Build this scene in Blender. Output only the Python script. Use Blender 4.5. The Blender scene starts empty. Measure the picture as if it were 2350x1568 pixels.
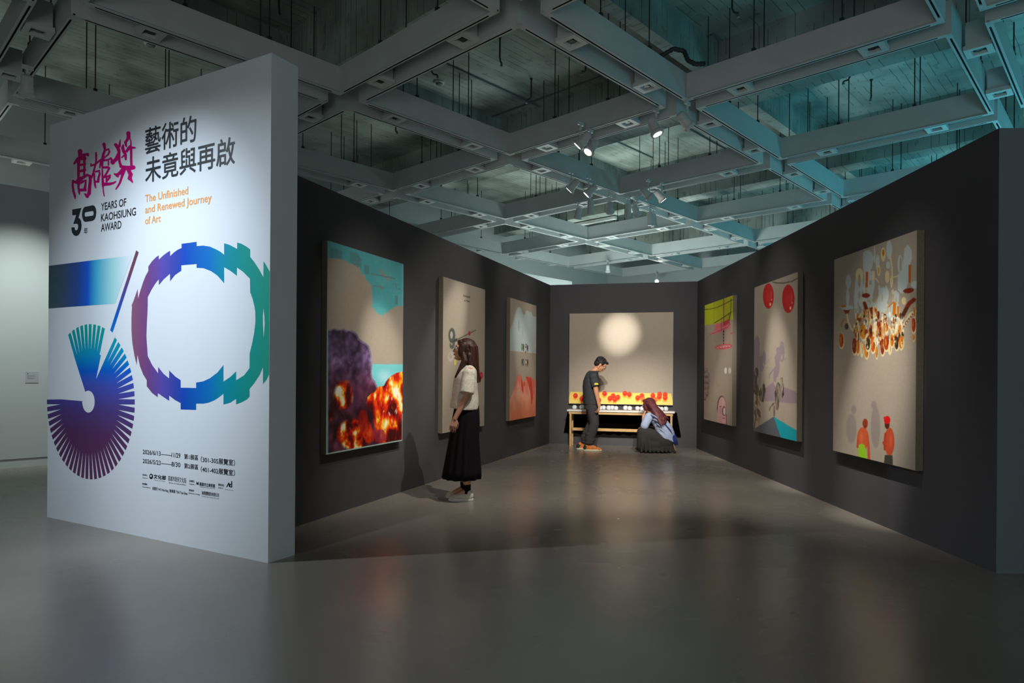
import bpy, bmesh, math, random
import numpy as np
from mathutils import Vector, Matrix, Euler
random.seed(7)
COL = bpy.context.scene.collection
R = math.radians
# ------------------------------------------------------------------ camera
FP, CX, CY, ROLL, H = 1510.0, 1175.0, 857.0, 0.007, 1.3     # focal length in pixels, optical centre, roll, eye height
SC = bpy.context.scene
cam = bpy.data.cameras.new('camera'); co = bpy.data.objects.new('camera', cam); COL.objects.link(co)
cam.sensor_width = 36.0; cam.lens = 36.0 * FP / 2350.0; cam.shift_y = (CY - 784.0) / 2350.0
cam.clip_start = 0.05; cam.clip_end = 200
co.matrix_world = Matrix.Translation((0, 0, H)) @ Matrix.Rotation(R(90), 4, 'X') @ Matrix.Rotation(math.atan(ROLL), 4, 'Z')
SC.camera = co
# ------------------------------------------------------------------ world, view, large lights
SC.view_settings.view_transform = 'Standard'; SC.view_settings.look = 'None'
SC.view_settings.exposure = 0.0; SC.view_settings.gamma = 1.0; SC.view_settings.use_curve_mapping = False
SC.cycles.max_bounces = 7; SC.cycles.diffuse_bounces = 4; SC.cycles.glossy_bounces = 3
w = bpy.data.worlds.new('world'); SC.world = w; w.use_nodes = True
w.node_tree.nodes['Background'].inputs[0].default_value = (0.55, 0.75, 0.80, 1)
w.node_tree.nodes['Background'].inputs[1].default_value = 0.05

def light(kind, loc, aim, energy, color=(1, 1, 1), size=0.1, angle=30, blend=0.6, name='lamp', sy=None):
    l = bpy.data.lights.new(name, kind); o = bpy.data.objects.new(name, l); COL.objects.link(o)
    o.location = loc; l.energy = energy; l.color = color
    o.rotation_euler = (Vector(aim) - Vector(loc)).to_track_quat('-Z', 'Y').to_euler()
    if kind == 'SPOT': l.spot_size = R(angle); l.spot_blend = blend; l.shadow_soft_size = size
    elif kind == 'AREA':
        l.size = size
        if sy: l.shape = 'RECTANGLE'; l.size_y = sy
    else: l.shadow_soft_size = size
    return o
WARM = (1.0, 0.80, 0.60); COOL = (0.77, 0.88, 1.0); NEUT = (1.0, 0.95, 0.88); CYAN = (0.14, 0.80, 1.0)
# cyan glow of the exhibition behind the right-hand partition (up-lights standing on that side)
light('AREA', (8.6, 9.0, 1.6), (9.4, 10.0, 6.0), 115, CYAN, 2.0, name='cyan_lamp')
light('AREA', (11.0, 15.5, 1.6), (11.5, 16.0, 6.0), 110, CYAN, 2.0, name='cyan_lamp')
light('AREA', (7.2, 4.5, 1.2), (7.6, 5.5, 6.0), 60, CYAN, 1.5, name='cyan_lamp')
# unseen up-facing fills added beyond the partitions to brighten the ceiling
light('AREA', (2.0, 16.5, 1.5), (2.0, 17, 6), 260, (0.85, 1.0, 0.94), 3.0, name='gallery_fill')
light('AREA', (-9.5, 9.0, 1.2), (-9.0, 9.5, 6), 70, (0.9, 1.0, 0.94), 2.5, name='gallery_fill')
# unseen fill lights added behind the camera, mostly for the ceiling
light('AREA', (-1.0, -4.5, 4.4), (0.5, 5.0, 1.0), 12, (0.88, 0.95, 1.0), 3.0, name='rear_fill')
light('AREA', (-1.5, -4.0, 1.2), (-0.5, 3.0, 6.3), 112, (0.90, 0.97, 0.95), 3.0, name='rear_fill')

# ------------------------------------------------------------------ measuring helpers
def ray(px, py):
    dx, dy = px - CX, py - CY
    return Vector(((dx + ROLL * dy) / FP, 1.0, -(dy - ROLL * dx) / FP))
def on_z(px, py, z):
    r = ray(px, py); t = (z - H) / r.z
    return Vector((r.x * t, r.y * t, z))
def at_y(px, py, y):
    r = ray(px, py); return Vector((r.x * y, y, H + r.z * y))
class Plane:
    """vertical plane: origin o (left end as seen), X to the seen right, Z up, -Y towards the viewer"""
    def __init__(s, a, b, off=0.0):
        a = Vector((a[0], a[1])); b = Vector((b[0], b[1]))
        s.d = (b - a).normalized(); s.n = Vector((s.d.y, -s.d.x)); s.o = a + s.n * off; s.len = (b - a).length
        s.ang = math.atan2(s.d.y, s.d.x)
    def xz(s, px, py):
        r = ray(px, py); den = r.x * s.n.x + r.y * s.n.y; t = (s.o.x * s.n.x + s.o.y * s.n.y) / den
        q = Vector((r.x * t, r.y * t)) - s.o
        return (q.dot(s.d), H + r.z * t)
    def world(s, x, z, off=0.0):
        p = s.o + s.d * x + s.n * off; return Vector((p.x, p.y, z))
    def pix(s, X, Z):
        x = s.o.x + s.d.x * X; y = s.o.y + s.d.y * X
        a = x / y * FP; d = -(Z - H) / y * FP
        return CX + a - ROLL * d, CY + d + ROLL * a

# ------------------------------------------------------------------ object helpers
def lin(c):
    return tuple(((v / 255.0) / 12.92 if v / 255.0 <= 0.04045 else ((v / 255.0 + 0.055) / 1.055) ** 2.4) for v in c)
def link(name, me, mat=None, parent=None, loc=None, rz=None, smooth=False):
    o = bpy.data.objects.new(name, me); COL.objects.link(o)
    if mat is not None:
        for m in (mat if isinstance(mat, (list, tuple)) else [mat]): me.materials.append(m)
    if parent is not None: o.parent = parent
    if loc is not None: o.location = loc
    if rz is not None: o.rotation_euler = (0, 0, rz)
    if smooth and len(me.polygons): me.polygons.foreach_set('use_smooth', [True] * len(me.polygons))
    return o
def obj(name, bm, mat=None, parent=None, loc=None, rz=None, smooth=False):
    me = bpy.data.meshes.new(name); bm.normal_update(); bm.to_mesh(me); bm.free()
    return link(name, me, mat, parent, loc, rz, smooth)
def empty(name, loc=(0, 0, 0), rz=0.0, parent=None):
    o = bpy.data.objects.new(name, None); COL.objects.link(o); o.location = loc; o.rotation_euler = (0, 0, rz)
    o.empty_display_size = 0.1
    if parent: o.parent = parent
    return o
def tag(o, label, cat, group=None):
    o['label'] = label; o['category'] = cat
    if group: o['group'] = group
    return o
def struct(o, label=None, cat=None):
    o['kind'] = 'structure'
    if label: o['label'] = label
    if cat: o['category'] = cat
    return o
def copy_tree(o, parent=None):
    c = o.copy(); COL.objects.link(c); c.parent = parent
    for ch in list(o.children): copy_tree(ch, c)
    return c
def box(bm, x0, x1, y0, y1, z0, z1, mi=0, M=None):
    vs = [bm.verts.new((x, y, z)) for x in (x0, x1) for y in (y0, y1) for z in (z0, z1)]
    fs = [(0, 1, 3, 2), (4, 6, 7, 5), (0, 4, 5, 1), (2, 3, 7, 6), (0, 2, 6, 4), (1, 5, 7, 3)]
    out = []
    for f in fs:
        fa = bm.faces.new([vs[i] for i in f]); fa.material_index = mi; out.append(fa)
    if M is not None: bmesh.ops.transform(bm, matrix=M, verts=vs)
    return vs
def frame_of(t):
    t = t.normalized(); a = Vector((0, 0, 1)) if abs(t.z) < 0.9 else Vector((1, 0, 0))
    x = a.cross(t).normalized(); return x, t.cross(x).normalized()
def tube(bm, pts, rads, n=8, caps=True, flat=1.0):
    """round tube through points with a radius for each; flat squashes it sideways"""
    pts = [Vector(p) for p in pts]; rings = []
    if not isinstance(rads, (list, tuple)): rads = [rads] * len(pts)
    for i, p in enumerate(pts):
        t = (pts[min(i + 1, len(pts) - 1)] - pts[max(i - 1, 0)])
        x, y = frame_of(t)
        if i and (x.dot(px_) < 0): x, y = -x, -y
        px_ = x
        rings.append([bm.verts.new(p + x * math.cos(2 * math.pi * k / n) * rads[i] + y * math.sin(2 * math.pi * k / n) * rads[i] * flat) for k in range(n)])
    for a, b in zip(rings, rings[1:]):
        for k in range(n): bm.faces.new((a[k], a[(k + 1) % n], b[(k + 1) % n], b[k]))
    if caps: bm.faces.new(rings[0][::-1]); bm.faces.new(rings[-1])
    return rings
def lathe(bm, prof, n=20, M=None, cap=True):
    rings = [[bm.verts.new((r * math.cos(2 * math.pi * k / n), r * math.sin(2 * math.pi * k / n), z)) for k in range(n)] for r, z in prof]
    for a, b in zip(rings, rings[1:]):
        for k in range(n): bm.faces.new((a[k], a[(k + 1) % n], b[(k + 1) % n], b[k]))
    if cap: bm.faces.new(rings[0][::-1]); bm.faces.new(rings[-1])
    if M is not None: bmesh.ops.transform(bm, matrix=M, verts=[v for r in rings for v in r])
    return rings
def ball(bm, c, r, M=None, seg=16, rot=None):
    """ellipsoid"""
    if not isinstance(r, (list, tuple)): r = (r, r, r)
    m = Matrix.Translation(c) @ (rot.to_matrix().to_4x4() if rot else Matrix.Identity(4)) @ Matrix.Diagonal((r[0], r[1], r[2], 1))
    bmesh.ops.create_uvsphere(bm, u_segments=seg, v_segments=max(6, seg * 2 // 3), radius=1.0, matrix=m)
def cap_(bm, p0, r0, p1, r1, n=12):
    """tapered limb with round ends"""
    p0, p1 = Vector(p0), Vector(p1); t = (p1 - p0).normalized(); pts = []; rr = []
    for a in (80, 50, 20): pts.append(p0 - t * r0 * math.sin(R(a))); rr.append(r0 * math.cos(R(a)))
    for k in range(5): f = k / 4; pts.append(p0.lerp(p1, f)); rr.append(r0 + (r1 - r0) * f)
    for a in (20, 50, 80): pts.append(p1 + t * r1 * math.sin(R(a))); rr.append(r1 * math.cos(R(a)))
    tube(bm, pts, rr, n)
def loft(bm, rings, n=28, fold=0.0, nf=9, caps=True, ph=0.0):
    """horizontal elliptical rings (cx, cy, cz, rx, ry[, foldscale])"""
    rs = []
    for q in rings:
        cx, cy, cz, rx, ry = q[:5]; fs = q[5] if len(q) > 5 else 1.0
        rs.append([bm.verts.new((cx + rx * math.cos(2 * math.pi * k / n) * (1 + fold * fs * math.cos(nf * 2 * math.pi * k / n + ph + 2.1 * math.sin(2 * math.pi * k / n))),
                                 cy + ry * math.sin(2 * math.pi * k / n) * (1 + fold * fs * math.cos(nf * 2 * math.pi * k / n + ph + 2.1 * math.sin(2 * math.pi * k / n))), cz)) for k in range(n)])
    for a, b in zip(rs, rs[1:]):
        for k in range(n): bm.faces.new((a[k], a[(k + 1) % n], b[(k + 1) % n], b[k]))
    if caps: bm.faces.new(rs[0][::-1]); bm.faces.new(rs[-1])
def fused(name, bm, mat, voxel, parent=None, smooth_it=4, fac=0.5):
    """melts overlapping volumes into one continuous surface"""
    me = bpy.data.meshes.new(name + '_raw'); bm.to_mesh(me); bm.free()
    o = bpy.data.objects.new(name + '_raw', me); COL.objects.link(o)
    m = o.modifiers.new('r', 'REMESH'); m.mode = 'VOXEL'; m.voxel_size = voxel; m.use_smooth_shade = True
    if smooth_it:
        s = o.modifiers.new('s', 'SMOOTH'); s.iterations = smooth_it; s.factor = fac
    dg = bpy.context.evaluated_depsgraph_get()
    new = bpy.data.meshes.new_from_object(o.evaluated_get(dg)); new.name = name
    bpy.data.objects.remove(o)
    return link(name, new, mat, parent, smooth=True)

# ------------------------------------------------------------------ materials
def mat(name, col, rough=0.6, spec=0.3, metal=0.0, noise=None, bump=None, emit=None, coat=0.0):
    m = bpy.data.materials.new(name); m.use_nodes = True; nt = m.node_tree; b = nt.nodes['Principled BSDF']
    c = lin(col) + (1,)
    b.inputs['Base Color'].default_value = c; b.inputs['Roughness'].default_value = rough
    b.inputs['Specular IOR Level'].default_value = spec; b.inputs['Metallic'].default_value = metal
    if coat: b.inputs['Coat Weight'].default_value = coat
    if noise or bump:
        tc = nt.nodes.new('ShaderNodeTexCoord')
    if noise:
        sc, amt = noise; n = nt.nodes.new('ShaderNodeTexNoise'); n.inputs['Scale'].default_value = sc; n.inputs['Detail'].default_value = 5
        nt.links.new(tc.outputs['Object'], n.inputs['Vector'])
        r = nt.nodes.new('ShaderNodeValToRGB'); r.color_ramp.elements[0].position = 0.3; r.color_ramp.elements[1].position = 0.7
        r.color_ramp.elements[0].color = tuple(v * (1 - amt) for v in c[:3]) + (1,); r.color_ramp.elements[1].color = tuple(min(1, v * (1 + amt)) for v in c[:3]) + (1,)
        nt.links.new(n.outputs['Fac'], r.inputs['Fac']); nt.links.new(r.outputs['Color'], b.inputs['Base Color'])
    if bump:
        sc, st = bump; n = nt.nodes.new('ShaderNodeTexNoise'); n.inputs['Scale'].default_value = sc; n.inputs['Detail'].default_value = 4
        nt.links.new(tc.outputs['Object'], n.inputs['Vector']); bp = nt.nodes.new('ShaderNodeBump'); bp.inputs['Strength'].default_value = st; bp.inputs['Distance'].default_value = 0.01
        nt.links.new(n.outputs['Fac'], bp.inputs['Height']); nt.links.new(bp.outputs['Normal'], b.inputs['Normal'])
    if emit:
        b.inputs['Emission Color'].default_value = lin(emit[0]) + (1,); b.inputs['Emission Strength'].default_value = emit[1]
    return m
def ramp_mat(name, axis, lo, hi, stops, rough=0.55):
    """print colour running along an object axis"""
    m = bpy.data.materials.new(name); m.use_nodes = True; nt = m.node_tree; b = nt.nodes['Principled BSDF']
    tc = nt.nodes.new('ShaderNodeTexCoord'); sp = nt.nodes.new('ShaderNodeSeparateXYZ'); mr = nt.nodes.new('ShaderNodeMapRange')
    mr.inputs['From Min'].default_value = lo; mr.inputs['From Max'].default_value = hi
    nt.links.new(tc.outputs['Object'], sp.inputs[0]); nt.links.new(sp.outputs[axis], mr.inputs['Value'])
    r = nt.nodes.new('ShaderNodeValToRGB'); el = r.color_ramp.elements
    el[0].position = stops[0][0]; el[0].color = lin(stops[0][1]) + (1,); el[1].position = stops[-1][0]; el[1].color = lin(stops[-1][1]) + (1,)
    for p, c in stops[1:-1]:
        e = el.new(p); e.color = lin(c) + (1,)
    nt.links.new(mr.outputs[0], r.inputs['Fac']); nt.links.new(r.outputs['Color'], b.inputs['Base Color'])
    b.inputs['Roughness'].default_value = rough; b.inputs['Specular IOR Level'].default_value = 0.25
    return m
def floor_mat():
    m = bpy.data.materials.new('polished_concrete'); m.use_nodes = True; nt = m.node_tree; b = nt.nodes['Principled BSDF']; L = nt.links
    tc = nt.nodes.new('ShaderNodeTexCoord')
    def noise(scale, detail, rough=0.55, dist=0.0):
        n = nt.nodes.new('ShaderNodeTexNoise'); n.inputs['Scale'].default_value = scale; n.inputs['Detail'].default_value = detail
        n.inputs['Roughness'].default_value = rough; n.inputs['Distortion'].default_value = dist
        L.new(tc.outputs['Object'], n.inputs['Vector']); return n
    n1 = noise(0.55, 4, 0.5, 0.2); n2 = noise(9, 6, 0.7)
    r1 = nt.nodes.new('ShaderNodeValToRGB'); r1.color_ramp.elements[0].position = 0.3; r1.color_ramp.elements[1].position = 0.72
    r1.color_ramp.elements[0].color = lin((118, 111, 102)) + (1,); r1.color_ramp.elements[1].color = lin((138, 130, 121)) + (1,)
    L.new(n1.outputs['Fac'], r1.inputs['Fac'])
    mx = nt.nodes.new('ShaderNodeMixRGB'); mx.blend_type = 'MULTIPLY'; mx.inputs['Fac'].default_value = 0.0
    r2 = nt.nodes.new('ShaderNodeValToRGB'); r2.color_ramp.elements[0].position = 0.35; r2.color_ramp.elements[0].color = (0.6, 0.6, 0.6, 1); r2.color_ramp.elements[1].position = 0.6
    L.new(n2.outputs['Fac'], r2.inputs['Fac']); L.new(r1.outputs['Color'], mx.inputs[1]); L.new(r2.outputs['Color'], mx.inputs[2])
    L.new(mx.outputs[0], b.inputs['Base Color'])
    mr = nt.nodes.new('ShaderNodeMapRange'); mr.inputs['From Min'].default_value = 0.3; mr.inputs['From Max'].default_value = 0.7
    mr.inputs['To Min'].default_value = 0.22; mr.inputs['To Max'].default_value = 0.30
    L.new(noise(1.2, 3).outputs['Fac'], mr.inputs['Value']); L.new(mr.outputs[0], b.inputs['Roughness'])
    bp = nt.nodes.new('ShaderNodeBump'); bp.inputs['Strength'].default_value = 0.05; bp.inputs['Distance'].default_value = 0.01
    L.new(noise(0.9, 1).outputs['Fac'], bp.inputs['Height']); L.new(bp.outputs['Normal'], b.inputs['Normal'])
    b.inputs['Specular IOR Level'].default_value = 0.65
    return m
def concrete_mat(name, axis):
    """board-marked concrete: boards run across the given axis"""
    m = bpy.data.materials.new(name); m.use_nodes = True; nt = m.node_tree; b = nt.nodes['Principled BSDF']; L = nt.links
    def math_(op, a, bb=None):
        n = nt.nodes.new('ShaderNodeMath'); n.operation = op
        for i, v in enumerate((a, bb)):
            if v is None: continue
            if isinstance(v, (int, float)): n.inputs[i].default_value = v
            else: L.new(v, n.inputs[i])
        return n.outputs[0]
    tc = nt.nodes.new('ShaderNodeTexCoord'); sp = nt.nodes.new('ShaderNodeSeparateXYZ'); L.new(tc.outputs['Object'], sp.inputs[0])
    def noise(scale, detail=5, sx=None):
        n = nt.nodes.new('ShaderNodeTexNoise'); n.inputs['Scale'].default_value = scale; n.inputs['Detail'].default_value = detail
        if sx:
            mp = nt.nodes.new('ShaderNodeMapping'); mp.inputs['Scale'].default_value = sx; L.new(tc.outputs['Object'], mp.inputs['Vector']); L.new(mp.outputs[0], n.inputs['Vector'])
        else: L.new(tc.outputs['Object'], n.inputs['Vector'])
        return n.outputs['Fac']
    co_ = math_('MULTIPLY', sp.outputs[axis], 1 / 0.125)
    co_ = math_('ADD', co_, math_('MULTIPLY', noise(2.0), 0.3))
    fr = math_('FRACT', co_); idx = math_('FLOOR', co_)
    wn = nt.nodes.new('ShaderNodeTexWhiteNoise'); wn.noise_dimensions = '1D'; L.new(idx, wn.inputs['W'])
    gap = math_('LESS_THAN', fr, 0.09)
    st = (2.2, 5, 2) if axis == 'Y' else (5, 2.2, 2)
    brk = math_('GREATER_THAN', noise(1.3, 6, st), 0.50)
    line = math_('MULTIPLY', gap, brk)
    tone = math_('ADD', math_('MULTIPLY', wn.outputs['Value'], 0.10), math_('MULTIPLY', noise(1.4, 8), 1.25))
    r = nt.nodes.new('ShaderNodeValToRGB'); e = r.color_ramp.elements; e[0].position = 0.40; e[0].color = lin((124, 132, 126)) + (1,); e[1].position = 0.95; e[1].color = lin((178, 186, 180)) + (1,)
    L.new(tone, r.inputs['Fac'])
    mx = nt.nodes.new('ShaderNodeMixRGB'); L.new(math_('MULTIPLY', line, 0.55), mx.inputs['Fac']); L.new(r.outputs['Color'], mx.inputs[1]); mx.inputs[2].default_value = lin((45, 47, 45)) + (1,)
    pit = math_('GREATER_THAN', noise(5.0, 6), 0.66)
    mx2 = nt.nodes.new('ShaderNodeMixRGB'); L.new(math_('MULTIPLY', pit, 0.25), mx2.inputs['Fac']); L.new(mx.outputs[0], mx2.inputs[1]); mx2.inputs[2].default_value = lin((62, 64, 60)) + (1,)
    L.new(mx2.outputs[0], b.inputs['Base Color']); b.inputs['Roughness'].default_value = 0.9; b.inputs['Specular IOR Level'].default_value = 0.15
    bp = nt.nodes.new('ShaderNodeBump'); bp.inputs['Strength'].default_value = 0.5; bp.inputs['Distance'].default_value = 0.02
    L.new(math_('SUBTRACT', tone, line), bp.inputs['Height']); L.new(bp.outputs['Normal'], b.inputs['Normal'])
    return m
M = {}
M['floor'] = floor_mat()
M['slab'] = concrete_mat('board_marked_concrete', 'Y'); M['rib'] = concrete_mat('board_marked_concrete_rib', 'X')
M['grid'] = mat('grey_painted_metal', (202, 206, 206), 0.55, 0.3, noise=(3, 0.04))
M['slot'] = mat('black_track', (14, 14, 15), 0.5, 0.3)
M['white_metal'] = mat('white_painted_metal', (205, 208, 206), 0.4, 0.4)
M['dark_hole'] = mat('dark_reflector', (22, 20, 19), 0.35, 0.5)
M['rod'] = mat('dark_steel', (52, 54, 54), 0.5, 0.4)
M['pipe'] = mat('grey_conduit', (120, 126, 124), 0.6, 0.3)
M['dark_wall'] = mat('charcoal_paint', (76, 74, 77), 0.75, 0.25, noise=(1.2, 0.06))
M['pale_wall'] = mat('pale_grey_paint', (190, 196, 196), 0.7, 0.25, noise=(0.8, 0.03))
M['end_paint'] = mat('grey_blue_paint', (128, 140, 146), 0.7, 0.25)
M['panel'] = mat('white_matte_paint', (212, 217, 222), 0.65, 0.25, noise=(1.0, 0.015))
M['groove'] = mat('shadow_gap', (30, 30, 30), 0.8, 0.1)
M['side_linen'] = mat('linen_canvas_edge', (128, 116, 100), 0.9, 0.1, noise=(60, 0.12))
M['ink'] = mat('dark_vinyl_lettering', (40, 46, 50), 0.5, 0.3)
M['ink_black'] = mat('black_vinyl_lettering', (22, 25, 32), 0.5, 0.3)
M['orange'] = mat('orange_vinyl_lettering', (226, 150, 66), 0.5, 0.3)
M['magenta'] = mat('magenta_vinyl', (196, 0, 116), 0.5, 0.3)
M['lens'] = mat('lit_lamp_glass', (255, 255, 250), 0.3, 0.3, emit=((255, 250, 240), 9.0))

# ------------------------------------------------------------------ shell
UA = R(46.58); U = Vector((math.cos(UA), math.sin(UA))); V = Vector((math.sin(UA), -math.cos(UA)))
O = Vector((-0.631 * 3.371, 2.436 * 3.371)); CELL = 3.0; ZB = 4.671; ZT = ZB + 0.33; ZS = 6.30
def uv(u, v, z=0.0):
    p = O + U * u + V * v; return Vector((p.x, p.y, z))
bm = bmesh.new(); box(bm, -18, 24, -9, 32, -0.3, 0.0)
struct(obj('floor', bm, M['floor']))
bm = bmesh.new(); box(bm, -16, 16.2, -21, 7.0, ZS, ZS + 0.2)
slab = struct(obj('ceiling', bm, M['slab'], loc=(O.x, O.y, 0), rz=UA))
# downstand beams of the concrete ceiling: heavy ones across, thin ribs along
for n in range(-4, 4):
    u0 = (0.083 + 1.5 * n) * CELL
    if u0 > 15: continue
    bm = bmesh.new(); box(bm, u0, u0 + 0.46, -20.5, 6.6, 5.40, ZS + 0.01)
    obj('concrete_beam', bm, M['slab'], slab)
for n in range(-1, 4):
    v0 = (0.80 + 1.5 * n) * CELL
    for k in range(-4, 4):
        ua = (0.083 + 1.5 * k) * CELL + 0.46; ub = min((0.083 + 1.5 * (k + 1)) * CELL, 15.3)
        if ub - ua < 0.4: continue
        bm = bmesh.new(); box(bm, ua, ub, -v0 - 0.18, -v0, 5.80, ZS + 0.01)
        obj('concrete_rib', bm, M['rib'], slab)

def wall_box(name, a, b, h, th, mats, back=True, zb=0.0, thick_side=1):
    """box wall whose seen face runs a->b (left to right as seen); material 0 on the seen face, 1 elsewhere"""
    p = Plane(a, b); bm = bmesh.new(); box(bm, 0, p.len, 0, th, zb, h)
    bm.faces.ensure_lookup_table()
    for f in bm.faces:
        f.normal_update(); f.material_index = 0 if f.normal.y < -0.5 else 1
    o = obj(name, bm, mats, loc=(p.o.x, p.o.y, 0), rz=p.ang); return o, p
L0 = (-2.06, 4.83); LB = (0.70, 12.23); BR = (3.262, 11.60); RN = (3.21, 4.35)
HW = 2.945
wl, PL = wall_box('wall_left', L0, LB, HW, 0.22, [M['dark_wall'], M['pale_wall']]); struct(wl)
wb, PB = wall_box('wall_back', LB, BR, HW, 0.22, [M['dark_wall'], M['pale_wall']]); struct(wb)
wr, PR = wall_box('wall_right', BR, RN, HW, 0.62, [M['dark_wall'], M['end_paint']]); struct(wr)
# far hall walls and the pale wall beside the entrance panel
p0 = uv(-16, -6.9); p1 = uv(15.45, -6.9)
wf, PF = wall_box('wall_far_left', p0.xy, p1.xy, ZS, 0.2, [M['pale_wall'], M['pale_wall']]); struct(wf)
p0 = uv(15.45, -6.9); p1 = uv(15.45, 19)
wf2, PF2 = wall_box('wall_far', p0.xy, p1.xy, ZS, 0.2, [M['pale_wall'], M['pale_wall']]); struct(wf2)
q0 = on_z(0, 1076.9, 0); s0 = q0.xy - U * 6; s1 = q0.xy + U * 12
wg, PG = wall_box('wall_side', s0, s1, 3.73, 0.25, [M['pale_wall'], M['pale_wall']], zb=0.118); struct(wg)
bm = bmesh.new(); box(bm, 0, PG.len, 0.012, 0.24, 0.0, 0.112)
struct(obj('baseboard_side', bm, M['pale_wall'], loc=(PG.o.x, PG.o.y, 0), rz=PG.ang))
bm = bmesh.new(); box(bm, 0, PG.len, 0.02, 0.23, 0.112, 0.118)
struct(obj('trim_1', bm, M['groove'], loc=(PG.o.x, PG.o.y, 0), rz=PG.ang))

# ------------------------------------------------------------------ suspended coffer grid
grid_root = empty('ceiling_grid', (O.x, O.y, 0), UA); struct(grid_root)
def coffer_mesh():
    """square hanging frame with a lighting track let into its lower edge"""
    bm = bmesh.new(); h = CELL / 2 - 0.135
    prof = [(0.0, ZB), (0.017, ZB), (0.017, ZB + 0.022), (0.035, ZB + 0.022), (0.035, ZB), (0.058, ZB), (0.058, ZB + 0.012), (0.040, ZB + 0.03), (0.040, ZT), (0.0, ZT)]
    cor = [(-1, -1), (1, -1), (1, 1), (-1, 1)]; rings = []
    for sx, sy in cor: rings.append([bm.verts.new((sx * (h - d), sy * (h - d), z)) for d, z in prof])
    n = len(prof)
    for i in range(4):
        a, b = rings[i], rings[(i + 1) % 4]
        for k in range(n):
            f = bm.faces.new((a[k], b[k], b[(k + 1) % n], a[(k + 1) % n])); f.material_index = 1 if k in (1, 2, 3) else 0
    bmesh.ops.recalc_face_normals(bm, faces=bm.faces)
    for sx in (-1, 1):                      # blanking plates at the ends of each track
        for sy in (-1, 1):
            box(bm, sx * (h - .0) - (0.12 if sx > 0 else 0), sx * h + (0.12 if sx < 0 else 0), sy * (h - .026) - .0095, sy * (h - .026) + .0095, ZB - 0.0005, ZB + 0.015)
            box(bm, sx * (h - .026) - .0095, sx * (h - .026) + .0095, sy * h - (0.12 if sy > 0 else 0), sy * h + (0.12 if sy < 0 else 0), ZB - 0.0005, ZB + 0.015)
    me = bpy.data.meshes.new('coffer_frame'); bm.normal_update(); bm.to_mesh(me); bm.free()
    me.materials.append(M['grid']); me.materials.append(M['slot']); return me
CM = coffer_mesh()
def rod_mesh():
    bm = bmesh.new(); tube(bm, [(0, 0, 0), (0, 0, ZS - ZT)], 0.0075, 6); box(bm, -.02, .02, -.02, .02, 0, .035)
    me = bpy.data.meshes.new('hanger_rod'); bm.to_mesh(me); bm.free(); me.materials.append(M['rod']); return me
RM = rod_mesh()
cells = []
for i in range(-5, 5):
    for j in range(-2, 6):
        pts = [uv(CELL * (i + a), CELL * (j + b)) for a in (0, 1) for b in (0, 1)]
        if max(p.y for p in pts) < 4.2: continue
        if not any(p.y > 3.0 and abs(p.x) < 0.80 * p.y + 1.2 for p in pts): continue
        cells.append((i, j))
for i, j in cells:
    f = link('coffer_frame', CM, None, grid_root, loc=((i + .5) * CELL, -(j + .5) * CELL, 0))
    p = uv((i + .5) * CELL, (j + .5) * CELL); hh = CELL / 2 - 0.155
    for sx, sy in ((-1, -.35), (-1, .35), (1, -.35), (1, .35), (-.35, -1), (.35, -1), (-.35, 1), (.35, 1)):
        if p.y > 19 and random.random() < .5: continue
        o = link('hanger_rod', RM, None, f, loc=(sx * hh + random.uniform(-.04, .04) * (abs(sx) < 1), sy * hh + random.uniform(-.04, .04) * (abs(sy) < 1), ZT))
# recessed square downlights sitting in the channels between the frames
def downlight_parts():
    bm = bmesh.new(); box(bm, -.105, .105, -.105, .105, ZB + .05, ZT - .03)
    housing = bpy.data.meshes.new('housing'); bm.normal_update(); bm.to_mesh(housing); bm.free(); housing.materials.append(M['grid'])
    bm = bmesh.new(); a, b_, z0, z1 = .122, .066, ZB + .004, ZB + .05
    def sq(r, z): return [bm.verts.new((sx * r, sy * r, z)) for sx, sy in ((-1, -1), (1, -1), (1, 1), (-1, 1))]
    rs = [sq(a, z1), sq(a, z0), sq(b_, z0), sq(b_ - .012, z1 - .004)]
    for p, q in zip(rs, rs[1:]):
        for k in range(4): bm.faces.new((p[k], p[(k + 1) % 4], q[(k + 1) % 4], q[k]))
    bmesh.ops.recalc_face_normals(bm, faces=bm.faces)
    trim = bpy.data.meshes.new('trim_frame'); bm.normal_update(); bm.to_mesh(trim); bm.free(); trim.materials.append(M['white_metal'])
    bm = bmesh.new(); box(bm, -.06, .06, -.06, .06, ZB + .035, ZB + .05); lathe(bm, [(.034, ZB + .020), (.030, ZB + .040)], 14)
    refl = bpy.data.meshes.new('reflector'); bm.normal_update(); bm.to_mesh(refl); bm.free(); refl.materials.append(M['dark_hole'])
    return [('housing', housing), ('trim_frame', trim), ('reflector', refl)]
DP = downlight_parts()
ROWS_V = {-2: 'the long channel by the far wall', -1: 'the channel over the three-canvas wall', 0: 'the channel rising from the entrance panel',
          1: 'the channel running to the cyan corner', 2: 'the channel over the near partition', 3: 'the channel nearest the top corner', 4: 'the outermost channel'}
ROWS_U = {-3: 'the cross channel nearest overhead', -2: 'the cross channel beyond the entrance panel', -1: 'the cross channel over the entrance panel', 0: 'the first cross channel past the entrance panel', 1: 'the cross channel with the nearest spotlights',
          2: 'the cross channel with the middle spotlights', 3: 'the cross channel behind the middle spotlights', 4: 'the last cross channel but one', 5: 'the last cross channel by the far wall', -4: 'the outermost cross channel'}
NTH = ['first', 'second', 'third', 'fourth', 'fifth', 'sixth', 'seventh', 'eighth', 'ninth', 'tenth', 'eleventh', 'twelfth', 'thirteenth', 'fourteenth', 'fifteenth', 'sixteenth']
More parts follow.
